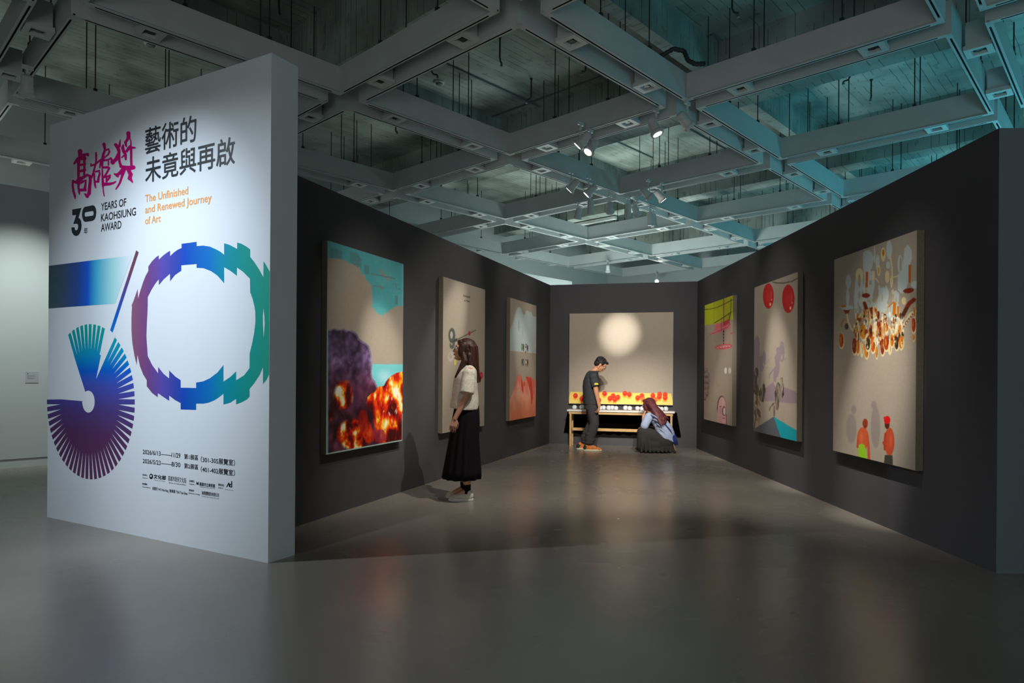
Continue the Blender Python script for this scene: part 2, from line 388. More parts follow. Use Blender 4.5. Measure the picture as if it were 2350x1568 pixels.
def seen(p, m=20):
    if p.y < 1: return False
    a = p.x / p.y * FP; d = -(p.z - H) / p.y * FP; x, y = CX + a - ROLL * d, CY + d + ROLL * a
    return -m < x < 2350 + m and -m < y < 700
rows = {}
for i in range(-5, 5):
    for j in range(-2, 6):
        for f in (.26, .735):
            for kind, (u_, v_) in (('v', ((i + f), j)), ('u', (i, (j + f)))):
                p = uv(u_ * CELL, v_ * CELL, ZB)
                if not seen(p): continue
                # drop those hidden by the partitions
                py = CY - (p.z - H) / p.y * FP; pxx = CX + p.x / p.y * FP
                if pxx < 670 and pxx > 112 and py > 292 - (pxx - 118) * .33: continue
                if 677 < pxx < 1262 and py > 390 + (pxx - 677) * .447: continue
                if pxx > 1593 and py > 647 - (pxx - 1593) * .488: continue
                if p.y > 21: continue
                rows.setdefault((kind, j if kind == 'v' else i), []).append((u_ if kind == 'v' else v_, p))
for (kind, idx), lst in rows.items():
    lst.sort(key=lambda t: t[1].y)
    for k, (s, p) in enumerate(lst):
        d = empty('square_downlight', p, UA if kind == 'v' else UA + R(90)); d.location.z = 0
        for nm, me in DP: link(nm, me, None, d)
        nm = (ROWS_V if kind == 'v' else ROWS_U).get(idx, 'the outer channel')
        if len(lst) == 1: lab = 'only square downlight seen in %s' % nm
        else: lab = '%s square downlight from the camera in %s' % (NTH[k], nm)
        tag(d, lab, 'ceiling light', 'square downlights in the ceiling grid')
# ------------------------------------------------------------------ white entrance panel with its printed graphics
PI_A = on_z(108, 1187, 0).xy; PI_B = on_z(615, 1293, 0).xy
P5 = Plane(PI_A, PI_B); HP = 3.463; TH = 0.235
panel = empty('entrance_panel', (P5.o.x, P5.o.y, 0), P5.ang)
tag(panel, 'tall white freestanding entrance panel printed with a giant colourful 50', 'display panel')
bm = bmesh.new(); box(bm, 0, P5.len, 0, TH, 0, HP); bmesh.ops.bevel(bm, geom=bm.edges, offset=0.002, segments=1)
obj('panel_body', bm, M['panel'], panel)
_lift = [0.0006]
def pxz(pts, crop=(0, 0, 1)):
    x0, y0, s = crop; out = []
    for q in pts:
        out.append(P5.xz(x0 + q[0] / s, y0 + q[1] / s))
    return out
def flat(bm, pts, lift):
    vs = [bm.verts.new((x, -lift, z)) for x, z in pts]
    return bm.faces.new(vs)
def poly_decal(name, loops, m, parent, lift=0.0008, label=None):
    """filled outline(s); the first loop is the outside, later ones are holes"""
    from mathutils.geometry import tessellate_polygon
    vv = [[Vector((x, z, 0)) for x, z in lp] for lp in loops]
    tris = tessellate_polygon(vv); al = [p for lp in vv for p in lp]
    me = bpy.data.meshes.new(name)
    fs = []
    for t in tris:
        a, b, c = (al[i] for i in t)
        fs.append(tuple(t) if (b - a).cross(c - a).z > 0 else tuple(t[::-1]))
    me.from_pydata([(p.x, -lift, p.y) for p in al], [], fs)
    o = link(name, me, m, parent)
    if label: o['label'] = label
    return o
C4 = (100, 260, 3.409); C5 = (100, 700, 3.409)
# --- the ring of the zero
outer = pxz([(690, 1500), (700, 1480), (718, 1430), (737, 1375), (740, 1450), (757, 1390), (780, 1320), (800, 1270), (820, 1235), (820, 1200), (850, 1157), (880, 1127), (902, 1112), (902, 1145), (940, 1110), (970, 1088), (990, 1076), (990, 1118), (1020, 1090), (1050, 1068), (1080, 1055), (1080, 1022), (1140, 1014), (1198, 1006), (1198, 1040), (1250, 1036), (1300, 1043), (1350, 1065), (1390, 1088), (1413, 1107), (1413, 1018), (1450, 1028), (1490, 1048), (1515, 1062), (1515, 1012), (1550, 1022), (1590, 1045), (1617, 1066), (1617, 1125), (1650, 1165), (1685, 1220), (1720, 1283), (1722, 1158), (1745, 1195), (1772, 1240)], C4)
outer += pxz([(1768, 545), (1745, 585), (1717, 620), (1717, 487), (1690, 550), (1650, 610), (1612, 657), (1612, 718), (1590, 740), (1550, 762), (1507, 778), (1507, 735), (1460, 765), (1408, 780), (1408, 695), (1370, 725), (1330, 750), (1290, 765), (1250, 773), (1194, 772), (1194, 822), (1073, 818), (1073, 768), (1030, 745), (983, 710), (983, 750), (940, 722), (895, 690), (893, 722), (850, 690), (808, 637), (808, 590), (780, 545), (755, 480), (735, 390), (729, 470), (712, 400), (695, 300), (688, 200), (688, 100), (692, 20)], C5)
inner = pxz([(815, 1500), (815, 1440), (840, 1390), (870, 1340), (902, 1298), (902, 1345), (940, 1300), (990, 1255), (990, 1315), (1030, 1265), (1078, 1232), (1078, 1190), (1198, 1180), (1198, 1210), (1250, 1212), (1310, 1235), (1360, 1270), (1413, 1330), (1413, 1205), (1460, 1232), (1513, 1272), (1513, 1207), (1560, 1240), (1615, 1295), (1617, 1400), (1635, 1450), (1650, 1510), (1655, 1540)], C4)
inner += pxz([(1657, 60), (1658, 130), (1648, 220), (1630, 310), (1613, 380), (1612, 495), (1570, 550), (1507, 590), (1507, 520), (1460, 565), (1408, 600), (1408, 470), (1360, 530), (1300, 575), (1250, 598), (1194, 608), (1194, 650), (1073, 648), (1073, 588), (1030, 560), (983, 512), (983, 575), (940, 540), (897, 485), (897, 535), (850, 470), (815, 400), (805, 250), (808, 150), (814, 40)], C5)
slit = pxz([(1720, 20), (1728, 90), (1730, 150), (1722, 262), (1716, 150), (1716, 80)], C5)
lim = P5.len - 0.002
outer = [(min(x, lim), z) for x, z in outer]
xr0 = P5.xz(302, 760)[0]
ring_m = ramp_mat('ring_print', 'X', xr0, P5.len, [(0, (128, 84, 110)), (0.07, (122, 72, 112)), (0.15, (104, 66, 128)), (0.25, (84, 72, 160)), (0.35, (50, 66, 160)), (0.42, (10, 70, 172)), (0.6, (0, 105, 178)), (0.68, (0, 128, 160)), (0.8, (0, 138, 138)), (1.0, (30, 150, 128))])
poly_decal('zero_print', [outer, inner, slit], ring_m, panel, label='serrated ring running from mauve through blue to green')
# --- the toothed fan of the five
cx, cz = P5.xz(203, 922); rr = cz - P5.xz(207, 1100.5)[1]; rh = (P5.xz(217.2, 922)[0] - P5.xz(188.6, 922)[0]) / 2
ri = rr * 0.655
a_start = math.atan2(P5.xz(155.7, 771.9)[1] - cz, P5.xz(155.7, 771.9)[0] - cx)      # upper left edge
a_end = math.pi - 0.02                                                          # left edge, going clockwise all the way round
fan_m = ramp_mat('fan_print', 'Z', cz - rr, cz + rr, [(0, (96, 52, 88)), (0.3, (84, 48, 92)), (0.45, (74, 58, 120)), (0.6, (60, 74, 166)), (0.7, (0, 88, 190)), (0.82, (0, 140, 178)), (0.92, (0, 146, 152)), (1, (0, 150, 140))])
bm = bmesh.new()
tot = a_start - (a_end - 2 * math.pi); N = 52; st = tot / N
wa = math.atan2(P5.xz(243, 765)[1] - cz, P5.xz(243, 765)[0] - cx); wb_ = math.atan2(P5.xz(262, 776)[1] - cz, P5.xz(262, 776)[0] - cx)
def pol(a, r): return (cx + r * math.cos(a), cz + r * math.sin(a))
apex = P5.xz(220.9, 870.4)
def fquad(pts): flat(bm, pts, 0.0008)
def inside_w(x, z):
    p, q, r_ = pol(wa, rr * 1.04), pol(wb_, rr * 1.04), apex
    def sd(a, b): return (b[0] - a[0]) * (z - a[1]) - (b[1] - a[1]) * (x - a[0])
    s1, s2, s3 = sd(p, q), sd(q, r_), sd(r_, p)
    return (s1 < 0 and s2 < 0 and s3 < 0) or (s1 > 0 and s2 > 0 and s3 > 0)
SUB = 6
for k in range(N):
    a0 = a_start - k * st
    for s in range(SUB):                         # solid inner body, cut by the white wedge
        b0 = a0 - st * s / SUB; b1 = a0 - st * (s + 1) / SUB; bc = (b0 + b1) / 2
        steps = 14; prev = None
        for t in range(steps):
            r0 = rh + (ri - rh) * t / steps; r1 = rh + (ri - rh) * (t + 1) / steps; rc = (r0 + r1) / 2
            fquad([pol(b0, r0), pol(b1, r0), pol(b1, r1), pol(b0, r1)])
    ac = a0 - st / 2                             # tooth: full width at its root, narrower at the rim
    if wb_ - 0.02 < ac < wa + 0.02: continue
    g = st * 0.19
    pts = [pol(a0, ri), pol(a0 - st, ri)]
    fquad([pol(a0 - 0.0 * st, ri), pol(a0 - st, ri), pol(a0 - st + g, rr), pol(ac, rr * 1.0005), pol(a0 - g, rr)])
bmesh.ops.recalc_face_normals(bm, faces=bm.faces)
bmesh.ops.remove_doubles(bm, verts=bm.verts, dist=1e-5)
o = obj('fan_print', bm, fan_m, panel); o['label'] = 'toothed disc fading from teal to dark plum'
poly_decal('fan_notch', [[pol(wa + .012, rr * 1.03), apex, pol(wb_ - .012, rr * 1.03)]], M['panel'], panel, lift=0.0013)
# --- slash and bar
sl = pxz([(725, 1072), (744, 1088), (560, 1568), (536, 1500 + 160)], C4)
sl = [P5.xz(312.8, 574.6), P5.xz(318.6, 579.2), P5.xz(257, 768.5), P5.xz(250.8, 764.5)]
poly_decal('slash_print', [sl], ramp_mat('slash_print', 'Z', sl[2][1], sl[0][1], [(0, (10, 110, 200)), (0.25, (0, 84, 178)), (0.5, (70, 66, 140)), (0.75, (110, 60, 84)), (1, (100, 66, 78))]), panel, label='thin slanted bar from plum to blue')
b0 = P5.xz(114.7, 610); b1 = P5.xz(303, 586.2); b2 = P5.xz(264, 697); b3 = P5.xz(114.5, 708)
poly_decal('bar_print', [[(0.001, b0[1]), b1, b2, (0.001, b3[1])]], ramp_mat('bar_print', 'X', 0, b1[0], [(0, (64, 92, 96)), (0.18, (62, 80, 104)), (0.36, (40, 72, 138)), (0.5, (20, 86, 200)), (0.6, (60, 170, 205)), (0.78, (150, 205, 210)), (1.0, (212, 217, 222))]), panel, label='broad bar fading from slate through blue to white')
# --- lettering
def text_mesh(body, bold=0.0):
    cu = bpy.data.curves.new('t', 'FONT'); cu.body = body; cu.size = 1.0; cu.offset = bold; cu.resolution_u = 3
    o = bpy.data.objects.new('t', cu); COL.objects.link(o); dg = bpy.context.evaluated_depsgraph_get(); dg.update()
    me = bpy.data.meshes.new_from_object(o.evaluated_get(dg)); bpy.data.objects.remove(o); bpy.data.curves.remove(cu)
    v = np.empty(len(me.vertices) * 3, 'f'); me.vertices.foreach_get('co', v); return me, v.reshape(-1, 3)
_capH = None
def cap_height():
    global _capH
    if _capH is None: me, v = text_mesh('H'); _capH = v[:, 1].max(); bpy.data.meshes.remove(me)
    return _capH
def letters(name, body, left, base, top, right, m, parent=panel, plane=P5, bold=0.0, full=False, lift=0.0012, label=None):
    """vinyl lettering fitted between its left/right ends, base line and capital height as read off the photograph"""
    wide = any(ord(ch) > 0x2000 for ch in body)        # dense characters are thickened by doubled outlines instead
    me, v = text_mesh(body, 0.0 if wide else bold)
    X0, Z0 = plane.xz(left, base); X1 = plane.xz(right, base)[0]; Zt = plane.xz(left, top)[1]
    mn, mx = v[:, 0].min(), v[:, 0].max()
    if full: y0, y1 = v[:, 1].min(), v[:, 1].max()
    else: y0, y1 = 0.0, cap_height()
    nv = np.zeros_like(v); nv[:, 0] = X0 + (v[:, 0] - mn) / (mx - mn) * (X1 - X0); nv[:, 2] = Z0 + (v[:, 1] - y0) / (y1 - y0) * (Zt - Z0); nv[:, 1] = -lift
    me.vertices.foreach_set('co', nv.ravel()); me.update(); me.name = name
    if wide and bold > 0:
        fs = [tuple(p.vertices) for p in me.polygons]; n = len(nv); d = bold * (X1 - X0) / (mx - mn); vs, ff = [], []
        for k, (sx, sz) in enumerate(((-d, 0), (d, 0), (0, -d), (0, d))):
            vs += [(a + sx, b - .00012 * k, c_ + sz) for a, b, c_ in nv.tolist()]; ff += [tuple(i + n * k for i in f) for f in fs]
        bpy.data.meshes.remove(me); me = bpy.data.meshes.new(name); me.from_pydata(vs, [], ff)
    o = link(name, me, None, parent); me.materials.clear(); me.materials.append(m)
    if label: o['label'] = label
    return o
letters('title_lettering', '藝術的', 333.5, 355.5, 296, 450, M['ink'], bold=0.012, full=True, label='large dark Chinese title')
letters('title_lettering', '未竟與再啟', 333.8, 420.7, 364, 538.5, M['ink'], bold=0.012, full=True, label='large dark Chinese title')
for s, l, b, t, r in (('The Unfinished', 333.3, 464.7, 448.3, 432), ('and Renewed Journey', 333.3, 490, 473.5, 485.7), ('of Art', 333.3, 515.2, 499, 369)):
    letters('subtitle_lettering', s, l, b, t, r, M['orange'], bold=0.012, label='orange lettering')
for s, l, b, t, r in (('YEARS OF', 232, 483.7, 467.2, 289.8), ('KAOHSIUNG', 232, 508.6, 492, 312), ('AWARD', 232, 532, 515, 278.7)):
    letters('caption_lettering', s, l, b, t, r, M['ink_black'], bold=0.012)
letters('caption_lettering', '年', 193, 538, 523.5, 201.4, M['ink_black'], bold=0.01, full=True)
CB3 = (150, 450, 13.06)
poly_decal('thirty_print', [pxz([(210, 405), (485, 355), (395, 655), (440, 680), (475, 760), (490, 870), (480, 1000), (440, 1110), (390, 1180), (320, 1205), (250, 1170), (200, 1090), (178, 945), (278, 935), (285, 980), (300, 1020), (330, 1030), (370, 1000), (385, 940), (385, 880), (365, 840), (330, 830), (240, 840), (325, 570), (210, 580)], CB3)], M['ink'], panel)
poly_decal('thirty_print', [pxz([(600, 322), (720, 298), (830, 277), (880, 300), (920, 380), (932, 500), (915, 620), (880, 700), (820, 745), (700, 765), (600, 780), (550, 750), (510, 650), (500, 540), (520, 420), (560, 345)], CB3), pxz([(600, 490), (700, 470), (820, 450), (845, 480), (850, 530), (840, 575), (815, 590), (610, 620), (588, 600), (582, 550), (588, 505)], CB3)], M['ink'], panel)
CD = (310, 1020, 9.79)
def small(s, l, b, t, r, m=M['ink_black'], bold=0.01, full=False):
    letters('small_lettering', s, 310 + l / 9.79, 1020 + b / 9.79, 1020 + t / 9.79, 310 + r / 9.79, m, bold=bold, full=full, label=None)
for dy, a, b_, c in ((0, '2026/6/13', '11/29', '第1展區'), (205, '2026/5/23', '8/30', '第2展區')):
    small(a, 175, 213 + dy, 120 + dy, 577)
    y = 213 + dy
    small(b_, 820, 285 + dy * 1.01, 185 + dy * 1.01, 1020); small(c, 1105, 328 + dy * 1.02, 212 + dy * 1.02, 1420, full=True)
    p = pxz([(585, y + 8), (820, y + 40), (820, y + 46), (585, y + 14)], CD)
    zc = (p[0][1] + p[2][1]) / 2
    poly_decal('dash_print', [[(p[0][0], zc - .0022), (p[1][0], zc - .0022), (p[1][0], zc + .0022), (p[0][0], zc + .0022)]], M['ink_black'], panel)
small('（301-305展覽室）', 1480, 402, 268, 2245, full=True); small('（401-402展覽室）', 1480, 622, 488, 2245, full=True)
for s, l, b, t, r in (('指導單位', 170, 700, 665, 275), ('Supervisor', 170, 765, 735, 292), ('主辦單位', 1215, 845, 795, 1335), ('Organizer', 1215, 905, 872, 1345),
                      ('贊助單位', 1870, 930, 880, 2005), ('Support', 1870, 990, 955, 1985), ('策展團隊', 165, 905, 865, 275), ('Curators', 165, 965, 935, 345),
                      ('視覺設計', 1212, 1050, 1005, 1332), ('Exhibition Design', 1205, 1115, 1080, 1460)):
    small(s, l, b, t, r, full=True)
small('文化部', 420, 765, 672, 695, bold=0.025, full=True); small('Ministry of Culture', 432, 815, 790, 680, full=True, bold=0)
small('高雄市政府文化局', 745, 820, 700, 1150, bold=-0.008, full=True); small('Bureau of Cultural Affairs', 765, 875, 845, 1145, full=True, bold=0)
small('高雄市立美術館', 1450, 930, 848, 1800, bold=0.02, full=True); small('Kaohsiung Museum of Fine Arts', 1455, 968, 940, 1800, full=True, bold=0)
small('吳慧芳 WU Hui-fang  蔡佩珊 TSAI Tsai-Shan', 390, 1035, 950, 1180, full=True); small('海景國際股份有限公司', 1500, 1130, 1045, 1885, full=True, bold=0.012)
small('Create Sea Lines Co., Ltd', 1500, 1180, 1150, 1885, full=True, bold=0)
th = [2 * math.pi * k / 20 for k in range(20)]
poly_decal('emblem_print', [pxz([(363 + 42 * math.cos(a), 722 + 62 * math.sin(a)) for a in th], CD), pxz([(358 + 20 * math.cos(a), 712 + 28 * math.sin(a)) for a in th], CD)], M['ink_black'], panel)
poly_decal('emblem_print', [pxz([(1378, 830), (1404, 868), (1430, 838), (1430, 925), (1415, 900), (1404, 915), (1392, 895), (1378, 912)], CD)], M['ink_black'], panel)
poly_decal('emblem_print', [pxz([(2048, 958), (2100, 860), (2120, 865), (2140, 965), (2112, 960), (2100, 900), (2070, 962)], CD)], M['ink_black'], panel)
poly_decal('emblem_print', [pxz([(2160, 825), (2184, 830), (2184, 972), (2130, 965), (2122, 920), (2135, 890), (2160, 888)], CD), pxz([(2160, 908), (2146, 910), (2140, 930), (2146, 950), (2160, 952)], CD)], M['ink_black'], panel)
small('Experimental Arts', 2025, 1025, 1000, 2210, full=True, bold=0)
# --- brushed magenta characters
STROKES = [
 [(268,530,50),(268,600,45),(300,640,50)],[(145,790,22),(200,720,35),(270,650,45),(350,605,30),(430,590,28),(435,620,20)],[(240,680,40),(235,850,30),(235,1100,28),(200,1180,30)],
 [(360,650,30),(360,850,25),(355,1050,22)],[(230,690,35),(370,680,35)],[(230,830,25),(370,800,25)],[(230,960,25),(370,925,30)],[(230,1110,25),(370,1060,22)],
 [(120,1150,22),(110,1250,22),(130,1380,25),(160,1480,25),(165,1530,12)],[(120,1170,25),(200,1190,35),(290,1120,30),(420,1030,28),(480,1060,30)],
 [(480,1060,32),(485,1150,32),(470,1280,35),(460,1420,40),(420,1480,40),(380,1440,25)],[(240,1190,28),(235,1300,22),(250,1400,20),(255,1440,12)],
 [(240,1220,20),(330,1170,28),(390,1150,22),(385,1230,22),(370,1310,30),(385,1360,22)],[(260,1350,30),(380,1345,30)],
 [(605,560,18),(610,640,22),(605,760,20),(575,880,20),(545,1000,22),(510,1090,18)],[(500,800,18),(500,835,20),(580,810,20),(680,730,22),(760,680,25)],
 [(570,1010,20),(570,1120,20),(585,1250,22),(600,1300,14)],[(600,960,22),(670,945,25),(685,1010,22),(660,1080,25),(650,1170,30),(600,1170,25)],
 [(775,380,35),(785,430,32),(795,500,25),(760,600,30),(750,680,35),(700,800,22),(685,880,14)],[(800,510,20),(870,485,22),(890,540,20),(860,600,18),(790,660,15)],
 [(740,720,28),(738,900,14),(745,1100,22),(755,1230,28),(755,1320,12),(770,1420,14),(780,1475,10)],[(740,725,25),(860,710,20),(920,680,25),(960,760,50),(1040,690,40),(1070,600,30)],
 [(870,740,15),(870,820,15)],[(760,870,22),(860,870,28),(890,880,20),(850,960,20),(800,1050,22),(770,1080,20)],[(800,1080,18),(905,1040,20),(900,1080,20),(830,1160,22)],[(830,1060,15),(825,1180,15)],
 [(760,1230,35),(900,1220,30),(980,1200,20),(1025,1170,12)],
 [(1020,390,35),(1060,440,40),(1090,520,35),(1090,620,32),(1100,740,25),(1130,840,30)],[(1120,280,8),(1110,350,20),(1100,420,30)],
 [(1180,400,20),(1170,450,35),(1190,530,35),(1230,600,30),(1235,700,22)],[(1150,660,14),(1200,620,20)],[(1290,150,45),(1295,220,40),(1270,280,30),(1230,340,30),(1240,400,25),(1255,440,10)],
 [(1320,250,14),(1345,330,14),(1345,400,18),(1320,440,35),(1250,530,28)],[(1330,450,30),(1430,455,18)],[(1345,450,30),(1350,560,25),(1350,700,25),(1355,820,25)],
 [(1130,850,30),(1230,880,45),(1350,880,45),(1400,870,42)],[(1190,900,40),(1100,1000,35),(1040,1030,30),(1000,1010,18)],[(1040,1040,25),(1070,1060,25)],
 [(1200,930,35),(1150,1080,25),(1110,1200,22),(1030,1330,14)],[(1290,920,40),(1340,1020,45),(1320,1100,45),(1375,1180,16)]]
CC = (155, 290, 9.224)
def brush(name, strokes, m, label):
    bm = bmesh.new(); lift = 0.0010
    for s in strokes:
        L_, Rr = [], []
        for i, (x, y, r) in enumerate(s):
            a = Vector(s[max(i - 1, 0)][:2]); b = Vector(s[min(i + 1, len(s) - 1)][:2]); d = (b - a).normalized(); nrm = Vector((-d.y, d.x))
            L_.append(Vector((x, y)) + nrm * r); Rr.append(Vector((x, y)) - nrm * r)
            lift += 0.000012
            f = flat(bm, pxz([(x + r * math.cos(t), y + r * math.sin(t)) for t in th], CC), lift)
        for i in range(len(s) - 1):
            lift += 0.000012
            flat(bm, pxz([L_[i], L_[i + 1], Rr[i + 1], Rr[i]], CC), lift)
    for f in bm.faces:
        f.normal_update()
        if f.normal.y > 0: f.normal_flip()
    o = obj(name, bm, m, panel); o['label'] = label
for a, b_ in ((0, 14), (14, 27), (27, 40)):
    brush('brush_lettering', STROKES[a:b_], M['magenta'], 'magenta brush-written character')

# information plate on the pale side wall
X, Z = PG.xz(72, 866)
x0, z0 = PG.xz(58, 879); x1, z1 = PG.xz(88, 853)
plate = empty('wall_label_plate', (PG.world(x0, z0).x, PG.world(x0, z0).y, z0), PG.ang)
tag(plate, 'small square information plate on the pale wall beyond the entrance panel', 'label')
bm = bmesh.new(); box(bm, 0, x1 - x0, -.006, 0, 0, z1 - z0); obj('plate', bm, mat('grey_plate', (178, 182, 186), 0.5), plate)
bm = bmesh.new(); pw, ph = x1 - x0, z1 - z0
for fy, fx in ((.62, .55), (.57, .7), (.46, .3), (.41, .62), (.36, .5)): box(bm, .14 * pw, (.14 + fx) * pw, -.0068, -.006, fy * ph, fy * ph + .0025)
box(bm, .14 * pw, .22 * pw, -.0068, -.006, .74 * ph, .86 * ph)
obj('plate_print', bm, mat('plate_ink', (110, 114, 118), 0.6), plate)

# ------------------------------------------------------------------ painting engine: pigment per point of a fine grid
_rng = np.random.RandomState(5)
_lat = _rng.rand(64, 64)
def vnoise(x, y):
    xi = np.floor(x).astype(int); yi = np.floor(y).astype(int); fx = x - xi; fy = y - yi
    fx = fx * fx * (3 - 2 * fx); fy = fy * fy * (3 - 2 * fy)
    g = lambda a, b: _lat[a % 64, b % 64]
    return (g(xi, yi) * (1 - fx) + g(xi + 1, yi) * fx) * (1 - fy) + (g(xi, yi + 1) * (1 - fx) + g(xi + 1, yi + 1) * fx) * fy
def fbm(x, y, o=4):
    s = 0; a = .5; t = 0
    for k in range(o): s = s + a * vnoise(x * 2 ** k + 7 * k, y * 2 ** k + 13 * k); t += a; a *= .55
    return s / t
LINEN = (172, 159, 142)
class Pic:
    def __init__(s, plane, x0, x1, z0, z1, off, nx, ny, base=LINEN):
        s.nx, s.ny = nx, ny
        s.plane = Plane(plane.world(0, 0).xy, plane.world(1, 0).xy, off)
        s.x0, s.z0, s.w, s.h = x0, z0, x1 - x0, z1 - z0
        X, Z = np.meshgrid(np.linspace(0, s.w, nx), np.linspace(0, s.h, ny))
        s.X, s.Z = X, Z; s.PX, s.PY = s.plane.pix(X + x0, Z + z0)
        s.C = np.zeros((ny, nx, 3)); s.C[:] = base
        wv = 1 + 0.03 * (vnoise(X * 260, Z * 30) - .5) + 0.03 * (vnoise(X * 30, Z * 260) - .5)
        s.weave = wv[..., None]; s.crop = (0, 0, 1)
    def q(s): x0, y0, k = s.crop; return (s.PX - x0) * k, (s.PY - y0) * k
    def put(s, m, col, a=1.0):
        m = np.clip(m.astype(float), 0, 1)[..., None] * a; s.C = s.C * (1 - m) + np.asarray(col, float) * m
    def mask(s, pts):
        x, y = s.q(); ins = np.zeros(x.shape, bool); n = len(pts)
        for i in range(n):
            (ax, ay), (bx, by) = pts[i], pts[(i + 1) % n]
            if ay == by: continue
            c = ((ay > y) != (by > y)) & (x < (bx - ax) * (y - ay) / (by - ay) + ax); ins ^= c
        return ins
    def poly(s, pts, col, a=1.0): s.put(s.mask(pts), col, a)
    def emask(s, cx, cy, rx, ry, rot=0, soft=0.0):
        x, y = s.q(); dx, dy = x - cx, y - cy; c, n = math.cos(rot), math.sin(rot)
        d = np.sqrt(((dx * c + dy * n) / rx) ** 2 + ((-dx * n + dy * c) / ry) ** 2)
        return (d < 1) if soft <= 0 else np.clip((1 - d) / soft, 0, 1)
    def ell(s, cx, cy, rx, ry, col, a=1.0, rot=0, soft=0.0): s.put(s.emask(cx, cy, rx, ry, rot, soft), col, a)
    def line(s, pts, w_, col, a=1.0):
        x, y = s.q(); d = np.full(x.shape, 1e9)
        for (ax, ay), (bx, by) in zip(pts, pts[1:]):
            vx, vy = bx - ax, by - ay; t = np.clip(((x - ax) * vx + (y - ay) * vy) / (vx * vx + vy * vy + 1e-9), 0, 1)
            d = np.minimum(d, np.hypot(x - ax - t * vx, y - ay - t * vy))
        g = s.crop[2] * (s.PX.max() - s.PX.min()) / s.nx; s.put(np.clip((w_ / 2 - d) / g + .5, 0, 1), col, a)
    def ramp(s, m, t, stops, a=1.0):
        ps = [p for p, _ in stops]; cs = np.array([c for _, c in stops], float)
        col = np.stack([np.interp(t, ps, cs[:, k]) for k in range(3)], -1); s.put(m, col, a)
    def build(s, name, label, group=None, thick=0.045, wall_gap=0.0):
        """stretched canvas: edge box plus the painted front"""
        p = s.plane.world(s.x0, s.z0)
        root = empty(name, p, s.plane.ang); tag(root, label, 'painting', group)
        bm = bmesh.new(); box(bm, 0, s.w, 0.0006, thick, 0, s.h); bmesh.ops.bevel(bm, geom=bm.edges, offset=0.003, segments=2)
        obj('stretched_canvas', bm, M['side_linen'], root)
        nx, ny = s.nx, s.ny; me = bpy.data.meshes.new('painted_face')
        co_ = np.stack([s.X.ravel() * (1 - .006 / s.w) + .003, np.full(nx * ny, -0.0006), s.Z.ravel() * (1 - .006 / s.h) + .003], 1)
        idx = np.arange(nx * ny).reshape(ny, nx); a = idx[:-1, :-1].ravel(); b = idx[:-1, 1:].ravel(); c = idx[1:, 1:].ravel(); d = idx[1:, :-1].ravel()
        quads = np.stack([a, b, c, d], 1).astype('i')
        me.vertices.add(nx * ny); me.vertices.foreach_set('co', co_.ravel()); me.loops.add(quads.size); me.polygons.add(len(quads))
        me.loops.foreach_set('vertex_index', quads.ravel()); me.polygons.foreach_set('loop_start', np.arange(0, quads.size, 4)); me.update(calc_edges=True); me.validate()
        A_ = np.pad(s.C, ((1, 1), (1, 1), (0, 0)), 'edge'); s.C = .4 * s.C + .15 * (A_[:-2, 1:-1] + A_[2:, 1:-1] + A_[1:-1, :-2] + A_[1:-1, 2:])
        C = np.clip(s.C * s.weave / 255, 0, 1); C = np.where(C <= .04045, C / 12.92, ((C + .055) / 1.055) ** 2.4)
        at = me.color_attributes.new('pigment', 'FLOAT_COLOR', 'POINT'); at.data.foreach_set('color', np.concatenate([C.reshape(-1, 3), np.ones((nx * ny, 1))], 1).ravel().astype('f'))
        link('painted_face', me, paint_mat(), root); return root
def paint_mat():
    m = bpy.data.materials.get('pigment_on_linen')
    if m: return m
    m = bpy.data.materials.new('pigment_on_linen'); m.use_nodes = True; nt = m.node_tree; b = nt.nodes['Principled BSDF']
    at = nt.nodes.new('ShaderNodeVertexColor'); at.layer_name = 'pigment'; nt.links.new(at.outputs[0], b.inputs['Base Color'])
    b.inputs['Roughness'].default_value = 0.5; b.inputs['Specular IOR Level'].default_value = 0.25
    tc = nt.nodes.new('ShaderNodeTexCoord'); n = nt.nodes.new('ShaderNodeTexNoise'); n.inputs['Scale'].default_value = 350; nt.links.new(tc.outputs['Object'], n.inputs['Vector'])
    bp = nt.nodes.new('ShaderNodeBump'); bp.inputs['Strength'].default_value = 0.15; bp.inputs['Distance'].default_value = 0.003; nt.links.new(n.outputs['Fac'], bp.inputs['Height']); nt.links.new(bp.outputs['Normal'], b.inputs['Normal'])
    return m
Z0, Z1, OFF = 0.568, 2.462, 0.062
def span(plane, pxa, pxb, off, y=800):
    q = Plane(plane.world(0, 0).xy, plane.world(1, 0).xy, off); return q.xz(pxa, y)[0], q.xz(pxb, y)[0]
FIRE = [(0, (70, 10, 12)), (.28, (150, 12, 8)), (.45, (222, 40, 8)), (.6, (246, 96, 8)), (.74, (255, 180, 30)), (.86, (255, 236, 150)), (1, (255, 252, 225))]

